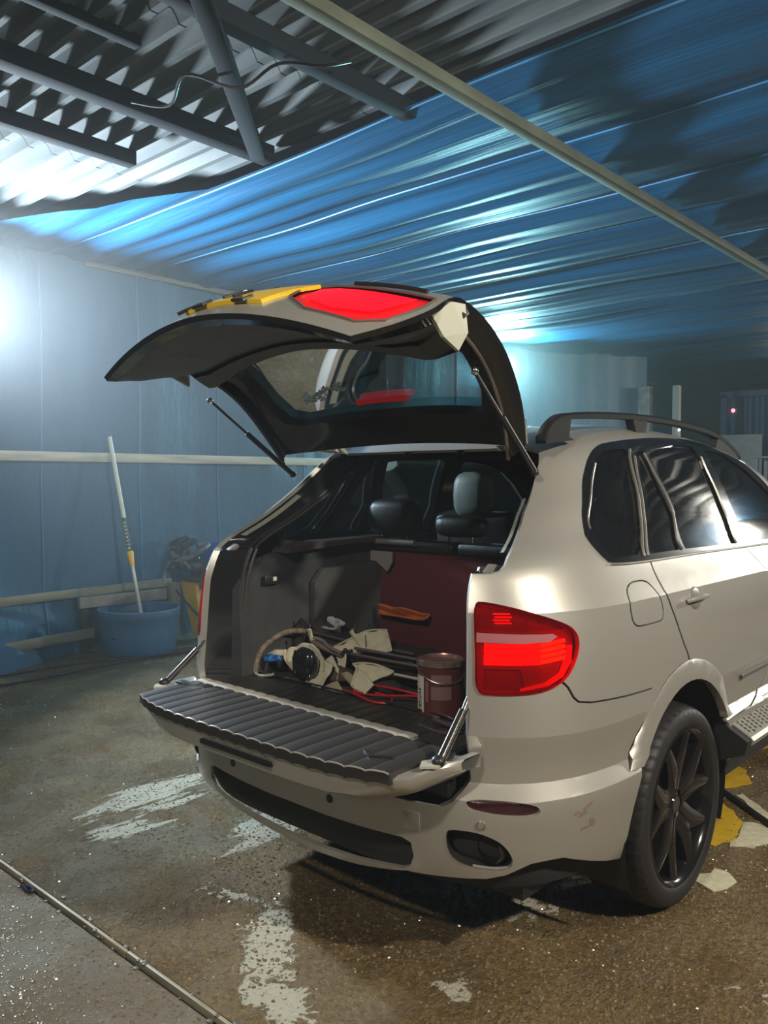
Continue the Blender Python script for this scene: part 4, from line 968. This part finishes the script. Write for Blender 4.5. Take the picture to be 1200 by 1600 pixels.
# ---- back wall
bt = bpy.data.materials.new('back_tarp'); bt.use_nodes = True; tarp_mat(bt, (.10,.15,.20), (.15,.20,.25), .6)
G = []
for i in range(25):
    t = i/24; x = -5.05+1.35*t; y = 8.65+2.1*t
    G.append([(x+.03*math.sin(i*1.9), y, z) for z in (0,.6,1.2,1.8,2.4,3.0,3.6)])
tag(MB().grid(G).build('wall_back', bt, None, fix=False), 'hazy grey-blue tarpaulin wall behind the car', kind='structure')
dk = mat('dark_wall', (.030,.034,.036), .8, var=.3, vscale=2)
tag(MB().box((1.6, 16.5, 1.9), (16, .12, 3.8)).build('wall_back', dk), 'dark far wall at the end of the bay', kind='structure')
pw_ = mat('weathered_post', (.30,.29,.24), .7, var=.35, vscale=6)
beam('timber_post', (-3.62,10.6,0), (-3.62,10.6,3.05), .17, .15, pw_, 'wide weathered grey post behind the roof rail', 'post')
beam('timber_post', (-3.18,10.75,0), (-3.18,10.75,3.05), .10, .10, mat('pale_post', (.42,.41,.34), .7), 'narrow paler post right of the wide post', 'post')
# crate frame behind the posts, shipping container, board, cabinet, far lamp
cb = mat('container_blue', (.030,.075,.13), .6); cn = empty('container', (-1.4, 13.2, 0)); tag(cn, 'dark blue steel container standing in the far right background', 'container')
G = [[(-3.15+.05*i, 12.7+(.045 if (i//2) % 2 else 0), z) for z in (0,.2,3.05)] for i in range(64)]
o = MB().grid(G).build('container_side', cb, cn, fix=False); o.location = (1.4,-13.2,0)
o = MB().box((-1.55,12.68,3.05), (3.3,.12,.10)).build('top_rail', cb, cn); o.location = (1.4,-13.2,0)
o = MB().box((-3.14,12.68,1.5), (.10,.12,3.1)).build('corner_post', cb, cn); o.location = (1.4,-13.2,0)
tag(MB().box((-2.50,11.6,1.150), (.62,.03,2.30), Matrix.Rotation(.35, 3, 'Z'), .004).build('board', mat('pale_board', (.26,.27,.25), .7, var=.1)), 'pale grey board leaning in front of the dark container', 'board')
sh = empty('work_table', (-1.5, 11.2, 0)); tag(sh, 'low grey table beyond the pale board at the right edge', 'table')
o = MB().box((0,0,1.92), (1.2,.5,.03), None, .005).build('table_top', mat('table_grey', (.25,.26,.27), .6), sh)
for q in ((-.55,-.2),(.55,-.2),(-.55,.2),(.55,.2)): MB().box((q[0],q[1],.95), (.04,.04,1.9)).build('leg', MATS['table_grey'], sh)
def flood(loc, target, label, lit=(1,.97,.85), es=12, sc=1.0):
    r = empty('floodlight', loc); tag(r, label, 'lamp'); r.rotation_euler = (Vector(target)-Vector(loc)).to_track_quat('-Z', 'Y').to_euler()
    MB().box((0,0,.045*sc), (.34*sc,.24*sc,.07*sc), None, .01).build('housing', black, r)
    MB().box((0,0,.008*sc), (.30*sc,.20*sc,.006)).build('lens', mat('lamp_face_%d' % int(es), (.8,.8,.8), .4, e=lit, es=es), r)
    MB().tube([(-.19*sc,0,.04),(-.19*sc,0,.13),(.19*sc,0,.13),(.19*sc,0,.04)], .008, 6).build('bracket', steel, r); return r
flood((-4.72,.38,2.88), (-1.0,1.6,2.6), 'floodlight high on the left tarp wall', (.8,.95,1), 8)
flood((-4.80,8.25,3.24), (-1.5,4.5,2.6), 'floodlight on the wall at the far corner behind the hatch', (.7,1,1), 8)
flood((4.2,13.5,3.34), (1,3,1), 'floodlight at the far right of the bay', es=8)
flood((4.46,.34,3.42), (.3,.5,.5), 'floodlight above the open right side', es=8)
flood((-2.05,12.45,2.78), (-1,0,1.5), 'small bright lamp on the container\'s upper right', (1,1,.75), 30, .8)
tag(MB().ball((-3.0,12.685,2.78), .035, 10).build('signal_lamp', mat('pink_light', (.8,.2,.2), .4, e=(1,.2,.25), es=3)), 'tiny red signal lamp on the dark container', 'lamp')
tag(MB().ball((-3.115,10.70,2.36), .020, 8).build('far_light', mat('white_light', (1,1,1), .4, e=(.8,.9,1), es=4)), 'tiny white light point right of the posts', 'lamp')

# ================================================================ THINGS BY THE LEFT WALL
tub = empty('tub', (-4.60,2.20,0)); tag(tub, 'round blue plastic tub standing on the floor by the tarp wall', 'tub')
MB().lathe([(0,.004),(.315,.004),(.325,.02),(.345,.20),(.352,.315),(.360,.325),(.362,.385),(.357,.400),(.345,.398),(.343,.34),(.330,.20),(.310,.035),(0,.03)], (0,0,0), 56).build('tub_body', mat('tub_blue', (.055,.17,.33), .42, var=.12, vscale=4), tub)
MB().tube([(.358*math.cos(t*PI/28),.358*math.sin(t*PI/28),.395) for t in range(57)], .008, 6).build('rim', mat('tub_rim', (.14,.27,.42), .45), tub)
MB().prism([(-.02,.0),(.015,.008),(.03,-.006),(-.005,-.012)], -.001, .001, 'y').build('scratch', mat('dark_mark', (.01,.03,.06), .6), tub).location = (.12,-.33,.17)
po = empty('brush_pole', (-4.55,2.30,.34)); tag(po, 'white telescopic pole with yellow collar leaning from tub to wall', 'pole')
a, b = Vector((-4.48,2.20,.06)), Vector((-4.86,2.07,1.96))
def pp(t): return (a.lerp(b, t))-Vector(po.location)
MB().tube([pp(0), pp(.42)], .0155, 12).build('lower_tube', mat('pole_white', (.62,.64,.56), .4), po)
MB().tube([pp(.38), pp(.40), pp(.445), pp(.45)], [.020,.024,.031,.026], 14).build('collar', mat('collar_yellow', (.80,.45,.02), .4), po)
MB().tube([pp(.45), pp(.61)], .0165, 12).build('printed_sleeve', mat('sleeve_dark', (.045,.075,.075), .5), po)
MB().tube([pp(.61), pp(1.0)], .020, 12).build('upper_tube', mat('pole_cream', (.66,.68,.54), .45), po)
MB().tube([pp(.998), pp(1.004)], .0185, 12).build('end_cap', black, po)
pr_ = mat('print_yellow', (.50,.50,.28), .5)
for i in range(8):
    t = .465+i*.0175; c = pp(t); MB().box((c.x+.0175*.70, c.y-.0175*.70, c.z), (.016,.012,.016 if i % 3 else .022), Matrix.Rotation(.78, 3, 'Z'), .002).build('printed_mark', pr_, po)
# stool-like grey crates behind the tub
st_ = empty('crate', (-5.0+.14, 1.95, 0)); tag(st_, 'pale grey plank trestle standing behind the blue tub', 'trestle')
for i, (dx, dz) in enumerate(((0,.46),)): MB().box((.0,.25,dz), (.05,.90,.10), None, .006).build('plank', mat('trestle_grey', (.25,.24,.21), .75, var=.2), st_)
for q in (-.15,.66): MB().box((0,q,.20), (.05,.06,.40), None, .004).build('leg', mat('leg_dark', (.03,.03,.028), .8), st_)
# yellow crate-stand with the blue drum and black hoses on it
ys_ = empty('yellow_stand', (-4.55,3.10,0)); tag(ys_, 'yellow steel stand with slanting leg, partly behind the car', 'stand')
yk = mat('yellow_plastic', (.70,.44,.03), .5, var=.1); bk = mat('brown_board', (.07,.05,.05), .7)
MB().box((0,0,.60), (.62,.62,.05), None, .01).build('table_top', bk, ys_)
for sx_ in (-1, 1):
    MB().prism([(-.30,.57),(-.05,.57),(.06,.04),(-.02,.02),(-.10,.10)], sx_*.27-.02, sx_*.27+.02, 'y').build('leg', yk, ys_)
    MB().prism([(.30,.57),(.12,.57),(.10,.04),(.16,.02)], sx_*.27-.02, sx_*.27+.02, 'y').build('leg', yk, ys_)
MB().box((-.31,0,.54), (.03,.50,.09), None, .004).build('apron', yk, ys_)
dr = empty('drum', (-4.52,3.14,.63)); tag(dr, 'blue plastic drum on its side on the yellow stand', 'drum')
mb = MB().lathe([(0,-.30),(.12,-.30),(.15,-.285),(.158,-.20),(.152,-.18),(.152,.18),(.158,.20),(.15,.285),(.12,.30),(0,.30)], (0,0,.156), 36, 'x'); mb.build('drum_body', mat('drum_blue', (.03,.06,.28), .4, var=.2), dr)
random.seed(11)
hb = empty('hose_bundle', (-4.66,2.86,.63)); tag(hb, 'tangle of black and grey hoses draped over the blue drum', 'hose')
for i in range(7):
    p0 = Vector((-.05+random.gauss(0,.04), -.1+random.gauss(0,.05), .28+random.random()*.07)); pts = [p0]
    for k in range(6): pts.append(p0+Vector((random.gauss(.02,.07), -.02+random.gauss(0,.08), -.055*k+random.gauss(.02,.02))))
    MB().tube(spline(pts, 6), .018+.008*random.random(), 8).build('hose_loop', [black, mat('hose_grey', (.10,.11,.11), .5), mat('hose_dark', (.03,.035,.04), .5)][i % 3], hb)
MB().tube(spline([(-.02,-.05,.30),(-.12,-.14,.22),(-.20,-.20,.08),(-.21,-.22,-.05)], 6), .011, 8).build('hose_end', mat('hose_pale', (.24,.24,.22), .5), hb)
MB().ball((0,0,.10), .12, 14, (1.1,1,.75)).build('motor_body', mat('motor_dark', (.025,.03,.04), .5), hb)
tag(MB().tube(spline([(-4.64,2.62,.52),(-4.45,2.62,.40),(-4.22,2.70,.22),(-4.05,2.85,.12),(-3.9,3.1,.04)], 8), .010, 8).build('hose', black), 'thin black hose hanging from the stand past the tub', 'hose')
tag(MB().tube(spline([(-4.45,-.6,.012),(-4.3,.1,.012),(-4.17,.75,.012),(-4.22,1.5,.012),(-4.24,2.1,.012),(-4.10,2.7,.012),(-3.9,3.4,.012)], 8), .011, 8).build('hose', black), 'black cable running along the floor in front of the tub', 'cable')
tag(MB().tube(spline([(-4.75,.2,.010),(-4.5,.9,.010),(-4.48,1.4,.010),(-4.40,1.8,.010),(-4.30,2.0,.010)], 8), .008, 8).build('hose', black), 'thinner black cable nearer the wall, left of the tub', 'cable')

# ================================================================ LOAD IN THE CARGO BAY
Z0 = .741
def cloth(name, quads, m, parent, th=.004, n=9, seed=1, amp=.008):
    """sewn canvas pieces: each a bent four-cornered sheet"""
    random.seed(seed); objs = []
    for k, (a, b, c, d) in enumerate(quads):
        a, b, c, d = map(Vector, (a, b, c, d)); nn = (b-a).cross(d-a).normalized(); G = []
        for i in range(n):
            for_ = []
            for j in range(n):
                u, v = i/(n-1), j/(n-1); p = a.lerp(b, u).lerp(d.lerp(c, u), v)
                p = p+nn*(amp*3*math.sin(PI*u)*math.sin(PI*v)+amp*noise.noise((u*3+k, v*3, seed))*2)
                for_.append(p)
            G.append(for_)
        o = MB().grid(G).build(name, m, parent, solid=th, sub=1); objs.append(o)
    return objs
canvas = mat('cream_canvas', (.56,.52,.38), .85, var=.1, vscale=9, bump=.2, bscale=500)
# points on the floor of the bay: px() was read off the photograph once; coordinates below are metres in the car's frame
tb = empty('tool_belt', (-.28,.48,Z0)); tag(tb, 'cream canvas tool belt with open pouches spilled across the cargo floor', 'tool belt')
TBO = Vector((-.28,.48,Z0))
def tbp(*p): return tuple(Vector(p)-TBO)
def sheet(name, pts, m, parent, th=.0045, amp=.007, sc=9.0, org=(0,0,0), seed=0, dome=.0):
    """one cut piece of soft sheet: outline in metres, puckered and given thickness"""
    P_ = [Vector((p[0], p[1], max(p[2], .747)))-Vector(org) for p in pts]; c = sum(P_, Vector())/len(P_)
    n = Vector()
    for a, b in zip(P_, P_[1:]+P_[:1]): n += (a-c).cross(b-c)
    n.normalize(); ax = (P_[0]-c).normalized(); ax = (ax-n*ax.dot(n)).normalized(); ay = n.cross(ax)
    L = [((p-c).dot(ax), (p-c).dot(ay)) for p in P_]; Hh = [(p-c).dot(n) for p in P_]
    L2 = dens(L, .018, .018); g = [-.2+.014*k for k in range(29)]
    Wd, Td = cut([('s', None)], L, g, g, .014, .014)
    V_ = []
    for (a, b) in Wd:
        wsum = hs = 0
        for (q, h) in zip(L, Hh):
            w_ = 1/((q[0]-a)**2+(q[1]-b)**2+1e-5)**1.5; wsum += w_; hs += w_*h
        ed = min(math.hypot(a-q[0], b-q[1]) for q in L2)
        V_.append(c+ax*a+ay*b+n*(hs/wsum+amp*2*noise.noise((a*sc*3, b*sc*3, seed*3.7))+dome*min(1, ed/.04)))
    return MB().add(V_, Td['s'], True).build(name, m, parent, solid=th)
PIECES = {
'A': [(-0.470,0.367,0.831), (-0.458,0.382,0.853), (-0.387,0.403,0.883), (-0.338,0.403,0.883), (-0.290,0.393,0.869), (-0.231,0.371,0.836), (-0.178,0.365,0.829), (-0.181,0.301,0.737), (-0.243,0.308,0.747), (-0.300,0.316,0.758), (-0.369,0.333,0.783), (-0.432,0.345,0.800)],
'A2': [(-0.265,0.403,0.826), (-0.242,0.419,0.849), (-0.174,0.391,0.809), (-0.156,0.366,0.772), (-0.212,0.398,0.818)],
'A3': [(-0.170,0.312,0.758), (-0.110,0.321,0.785), (-0.056,0.307,0.741), (-0.122,0.303,0.725), (-0.179,0.306,0.736)],
'B': [(-0.284,0.468,0.864), (-0.213,0.492,0.904), (-0.135,0.516,0.944), (-0.038,0.524,0.957), (-0.006,0.504,0.923), (0.022,0.485,0.892), (-0.052,0.475,0.875), (-0.109,0.472,0.871), (-0.141,0.467,0.862), (-0.202,0.462,0.854), (-0.184,0.439,0.816), (-0.190,0.430,0.800), (-0.214,0.431,0.801)],
'B2': [(-0.219,0.495,0.934), (-0.204,0.500,0.949), (-0.184,0.495,0.932), (-0.131,0.496,0.936), (-0.117,0.477,0.874), (-0.166,0.485,0.900)],
'C': [(-0.122,0.416,0.829), (-0.077,0.423,0.837), (-0.008,0.427,0.841), (0.089,0.418,0.831), (0.053,0.399,0.810), (0.012,0.382,0.791), (-0.036,0.388,0.798), (-0.084,0.403,0.815)],
'C2': [(-0.045,0.363,0.838), (0.011,0.353,0.822), (0.065,0.337,0.795), (0.040,0.315,0.759), (-0.039,0.323,0.772), (-0.044,0.343,0.805)],
'C3': [(-0.141,0.366,0.802), (-0.101,0.371,0.812), (-0.064,0.364,0.798), (-0.065,0.349,0.769), (-0.101,0.356,0.783)],
'E': [(-0.436,0.455,0.927), (-0.411,0.456,0.930), (-0.389,0.451,0.904), (-0.364,0.447,0.885), (-0.382,0.444,0.871), (-0.408,0.449,0.894)],
'G': [(-0.561,0.331,0.812), (-0.521,0.339,0.828), (-0.459,0.338,0.826), (-0.448,0.332,0.814), (-0.504,0.324,0.798), (-0.538,0.323,0.796)],
'G2': [(-0.560,0.352,0.821), (-0.515,0.364,0.840), (-0.461,0.370,0.849), (-0.455,0.357,0.829), (-0.526,0.350,0.817)],
}
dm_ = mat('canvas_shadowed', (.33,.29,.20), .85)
for k, (key, pts) in enumerate(PIECES.items()):
    if key[0] == 'G': continue
    nm_ = {'A':'pouch','B':'pouch','C':'flap','E':'strap'}[key[0]]
    sheet(nm_, pts, dm_ if key in ('A3','C3') else canvas, tb, .0045, .006 if len(key) == 1 else .003, 8, TBO, k, .014 if key in ('A','B','C') else .004)
for pl_ in ([(-.345,.40,.882),(-.30,.385,.868),(-.24,.365,.84),(-.215,.345,.80)], [(-.284,.468,.868),(-.213,.492,.908),(-.135,.516,.948),(-.038,.524,.961)], [(-.122,.416,.833),(-.077,.423,.841),(-.008,.427,.845),(.089,.418,.835)], [(-.47,.367,.835),(-.43,.345,.805),(-.30,.316,.763),(-.181,.301,.75)], [(-.045,.363,.842),(-.044,.343,.81),(-.039,.323,.776)]):
    MB().tube([tbp(*p) for p in spline(pl_, 6)], .0035, 6).build('hem', canvas, tb)
MB().tube([tbp(*p) for p in spline([(-.40,.46,.885),(-.36,.45,.875),(-.30,.45,.86),(-.22,.45,.85)], 6)], .011, 8).build('belt_roll', mat('belt_grey', (.20,.17,.15), .6), tb)
MB().tube([tbp(*p) for p in spline([(-.37,.44,.90),(-.32,.44,.895),(-.26,.43,.875),(-.20,.44,.86)], 6)], .007, 8).build('belt_roll', MATS['belt_grey'], tb)
tag(MB().ball((-.30,.42,.775), .10, 18, (1.9,.75,.40)).build('brown_sack', mat('sack_brown', (.075,.055,.035), .8)), 'low brown sack spread underneath the cream tool belt', 'sack')
tag(MB().ball((.0,.44,.765), .08, 18, (1.4,.6,.42)).build('dark_bundle', mat('bundle_dark', (.03,.02,.02), .8)), 'low dark bundle under the right-hand canvas flap', 'bundle')
gp2 = empty('black_pouch', (-.292,.325,.822)); tag(gp2, 'glossy black drawstring pouch sitting on the cream canvas', 'pouch')
mb = MB().ball((0,0,0), .062, 20, (1,.72,1.05)); o = mb.build('pouch_body', glossblack, gp2)
for v in o.data.vertices: v.co = v.co*(1+.20*noise.noise(v.co*22))
for k in range(5): MB().tube(spline([(-.03+.015*k,-.03,.055),(-.02+.012*k,-.048,.01),(-.03+.018*k,-.035,-.045)], 4), .004, 6).build('fold', glossblack, gp2)
bb_ = empty('tool_bag', (-.10,.60,Z0)); tag(bb_, 'long black open tool bag lying behind the cream tool belt', 'bag')
mb = MB(); G = []
for i in range(29):
    t = i/28; x = -.42+.66*t; hgt = .150+.05*math.exp(-((t-.08)/.10)**2)-.02*t; r_ = []
    for k in range(15):
        a = -.25*PI+1.5*PI*k/14; ca, sa = math.cos(a), math.sin(a)
        r_.append((x+.01*math.sin(k), -.075*math.copysign(abs(ca)**.6, ca)*(1 if 0<i<28 else .2), hgt*.5+.010+hgt*.5*math.copysign(abs(sa)**.6, sa)+.012*noise.noise((x*14, k*.8, 2))))
    G.append(r_)
mb.grid(G); mb.build('bag_body', mat('bag_black', (.030,.023,.022), .45, bump=.2, bscale=100), bb_, solid=.006)
for z_ in (.075,.115,.150): MB().tube(spline([(-.36,-.082,z_+.01),(-.1,-.088,z_),(.2,-.08,z_-.005)], 8), .006, 8).build('bag_seam', mat('bag_piping', (.08,.065,.06), .4), bb_)
sheet('bag_flap', [(-.66,.47,.76),(-.61,.49,.87),(-.525,.515,.955),(-.47,.52,.93),(-.50,.50,.85),(-.54,.48,.77)], mat('bag_flap', (.030,.026,.028), .6), bb_, .008, .008, 8, (-.10,.60,Z0), 5, .01)
tag(cloth('paper_rag', [[(-.50,.56,.92),(-.42,.60,.965),(-.33,.58,.955),(-.36,.53,.925)]], mat('rag_pale', (.42,.45,.46), .8), None, .01, 12, 4, .020)[0], 'crumpled pale blue-white rag on top of the black tool bag', 'rag')
for i, (x, y, dx) in enumerate(((-.31,.58,.05),(-.28,.60,.07),(-.25,.59,.06))):
    r_ = empty('screwdriver', (x, y, .90)); tag(r_, ['screwdriver shaft poking from the black bag, leftmost of three','screwdriver shaft poking from the black bag, middle of three','screwdriver shaft poking from the black bag, rightmost of three'][i], 'screwdriver', 'screwdrivers standing in the tool bag')
    MB().tube([(0,0,-.05),(dx,.0,.055)], .0045, 6).build('shaft', steel, r_); MB().tube([(-.04,0,-.11),(0,0,-.05)], .012, 8).build('handle', mat('tool_handle', (.12,.09,.08), .4), r_)
tag(MB().tube(spline([(-.555,.285,.752),(-.565,.30,.80),(-.56,.33,.85),(-.545,.38,.885),(-.53,.44,.905),(-.51,.49,.905),(-.48,.53,.89)], 8), [.0115]*49, 8).build('webbing_strap', mat('strap_brown', (.15,.12,.08), .8, var=.5, vscale=60), None), 'brown woven strap arching up from the cargo floor on the left', 'strap')
tag(MB().tube(spline([(-.55,.28,.752),(-.51,.27,.752),(-.47,.29,.755),(-.455,.30,.762)], 6), .006, 8).build('cord', mat('cord_white', (.5,.48,.4), .7)), 'short off-white cord end at the foot of the brown strap', 'cord')
gv = sheet('glove', PIECES['G'], mat('glove_blue', (.03,.16,.50), .5), None, .010, .010, 14, (0,0,0), 3, .012); tag(gv, 'crumpled bright blue glove left of the cream tool belt', 'glove')
sheet('glove_cuff', PIECES['G2'], canvas, gv, .005, .005, 9, (0,0,0), 4, .008)
wr_ = empty('wrench', (-.0,.43,.875)); tag(wr_, 'long steel pipe tool lying on the cream pouches', 'tool')
for dz, dy in ((0,0),(-.018,.03),(.012,.045)): MB().tube([(-.14,-.03+dy,dz),(.20,.05+dy,dz-.02)], .0065, 8).build('rod', mat('rod_steel', (.30,.25,.24), .3, .8), wr_)
for q in range(7): MB().ball((-.155+.016*(q % 3),-.035+.012*(q//3),.008*(q % 2)), .009, 8).build('bolt_head', black, wr_)
rc = empty('red_cable', (.02,.33,Z0)); tag(rc, 'loops of thin bright red cable beside the paint can', 'cable')
rm = mat('cable_red', (.55,.015,.02), .35)
MB().tube(spline([(-.20,.04,.006),(-.10,.0,.012),(-.02,-.03,.018),(.08,-.045,.010),(.14,-.01,.008),(.08,.045,.010),(-.03,.02,.022),(-.03,-.02,.024),(.06,.0,.02),(.20,.06,.03),(.30,.10,.03)], 8), .0042, 8).build('cable_loop', rm, rc)
MB().tube(spline([(-.16,.10,.008),(-.04,.07,.03),(.08,.07,.035),(.20,.10,.025),(.30,.12,.02)], 8), .0042, 8).build('cable_loop', rm, rc)
for i, (p0, p1, r_, nm, lb) in enumerate((((.02,.62,.80),(.13,.52,.775),.009,'stick','pale wooden stick lying behind the paint can'),((.02,.50,.80),(.24,.50,.80),.006,'rod','thin pale rod pointing at the paint can'))):
    tag(MB().tube([p0, p1], r_, 8).build(nm, mat('stick_pale', (.50,.42,.34), .6)), lb, 'stick')
cn_ = empty('paint_can', (.345,.375,Z0)); tag(cn_, 'closed round metal paint can with a pale label strip', 'can')
MB().lathe([(0,0),(.078,0),(.081,.003),(.079,.008),(.079,.165),(.083,.169),(.083,.185),(.080,.188)], (0,0,0), 48).build('can_body', mat('can_dark', (.13,.035,.035), .35, .3), cn_)
MB().lathe([(.080,.188),(.074,.190),(.071,.182),(.066,.182),(.062,.187),(.056,.180),(0,.180)], (0,0,0), 48).build('lid', mat('can_lid', (.40,.24,.20), .35, .6), cn_)
MB().lathe([(.0795,.166),(.0845,.170),(.0845,.186),(.080,.189)], (0,0,0), 48).build('rim', mat('can_rim', (.45,.32,.29), .25, .8), cn_)
def arc(a0, a1, z0, z1, r, m, nm, par):
    G = [[(r*math.cos(math.radians(a)), r*math.sin(math.radians(a)), z) for z in (z0, z1)] for a in [a0+(a1-a0)*k/12 for k in range(13)]]
    return MB().grid(G).build(nm, m, par)
lab = mat('label_cream', (.62,.60,.48), .6); lo = arc(224, 262, .012, .135, .0800, lab, 'label', cn_)
ink = mat('label_ink', (.05,.045,.05), .6)
for k, (a0, a1, z0, z1) in enumerate(((238,253,.084,.090),(240,252,.074,.080),(240,243,.050,.078),(246,248,.052,.072),(250,253,.020,.070),(241,246,.022,.048),(244,250,.030,.036))): arc(a0, a1, z0, z1, .0804, ink, 'label_print', lo)
arc(268, 276, .05, .12, .0800, mat('can_panel', (.22,.12,.11), .4), 'side_panel', cn_); arc(284, 335, .06, .105, .0800, MATS['can_panel'], 'side_panel', cn_); arc(284, 335, .118, .145, .0800, MATS['can_panel'], 'side_panel', cn_)
MB().tube([(.083*math.cos(t*PI/16-2.2),.083*math.sin(t*PI/16-2.2), .160-.045*math.sin(t*PI/16)) for t in range(17)], .0022, 6).build('wire_handle', steel, cn_)
o = MB().prism([(.0,.0),(.030,.0),(.034,.17),(.026,.20),(.022,.34),(.012,.35),(.010,.20),(.002,.16)], -.006, .006, 'y').build('wooden_slat', mat('slat_wood', (.45,.32,.22), .6)); o.location = (.485,.42,Z0); tag(o, 'upright pale wooden slat between the can and the right jamb', 'slat')
MB().tube([(-.02,-.008,.115),(.03,-.012,.120),(.045,-.012,.100)], .005, 6).build('hook', steel, o)
tag(cloth('orange_cloth', [[(-.50,.985,.965),(-.20,.985,.955),(-.20,.955,.925),(-.50,.960,.93)]], mat('orange_cloth', (.42,.10,.02), .85), None, .01, 12, 6, .016)[0], 'crumpled orange cloth lying against the dark seat back', 'cloth')
tag(MB().prism([(.0,.0),(.28,.0),(.29,.02),(.28,.045),(.0,.04)], -.02,.02,'y').build('flat_case', mat('case_dark', (.05,.03,.03), .4)), 'flat dark case behind the can, near the right side', 'case').location = (.18,.80,Z0)

# ---- steam and spray hanging in the bay
hz = bpy.data.materials.new('haze'); hz.use_nodes = True; hz.node_tree.nodes.clear()
ho_ = hz.node_tree.nodes.new('ShaderNodeOutputMaterial'); vs__ = hz.node_tree.nodes.new('ShaderNodeVolumeScatter')
vs__.inputs['Color'].default_value = (.92,.97,1,1); vs__.inputs['Density'].default_value = .0045; vs__.inputs['Anisotropy'].default_value = .35
hz.node_tree.links.new(vs__.outputs[0], ho_.inputs['Volume'])
hb_ = MB().box((.1,4.0,1.75), (9.9,21,3.45)).build('haze', hz); tag(hb_, 'thin bluish steam haze filling the wash bay', 'haze', kind='stuff')
for d_, x1_, nm_ in ((.006, -2.2, 'thicker band of steam along the left tarp wall'), (.014, -3.5, 'densest steam right against the left tarp wall')):
    m_ = hz.copy(); m_.node_tree.nodes['Volume Scatter'].inputs['Density'].default_value = d_
    o = MB().box(((x1_-4.86)/2,.7,1.75), (x1_+4.86,15.4,3.46)).build('haze', m_); tag(o, nm_, 'haze', kind='stuff')
# wet aggregate: pebbles proud of the worn slab surface
random.seed(21); pv = []; pf = []
for i in range(46000):
    d = 1.0+5.5*random.random()**1.3; a = math.radians(42.2)+math.radians(random.uniform(-30, 33))
    x = 2.11-math.sin(a)*d*1.0; y = -1.865+math.cos(a)*d
    if noise.noise((x*1.1, y*1.1, 4)) < -.25 and random.random() < .7: continue
    if -.50 < y < -.44: continue
    r_ = .0025+.0055*random.random()**2.5; h = r_*.55; k0 = len(pv); n = 5; ph = random.random()*6
    for k in range(n): t = ph+2*PI*k/n; pv.append((x+r_*math.cos(t)*random.uniform(.8,1.2), y+r_*math.sin(t)*random.uniform(.8,1.2), -.0005))
    for k in range(n): t = ph+2*PI*k/n; pv.append((x+r_*.6*math.cos(t), y+r_*.6*math.sin(t), h*.8))
    pv.append((x, y, h)); pf += [(k0+k, k0+(k+1) % n, k0+n+(k+1) % n, k0+n+k) for k in range(n)]+[(k0+n+k, k0+n+(k+1) % n, k0+2*n) for k in range(n)]
ag = MB().add(pv, pf, True).build('aggregate', mat('aggregate', (.10,.075,.04), .16, c2=(.26,.21,.13), vscale=60), None, fix=False)
tag(ag, 'wet grit and small stones standing proud of the concrete', 'grit', kind='stuff')
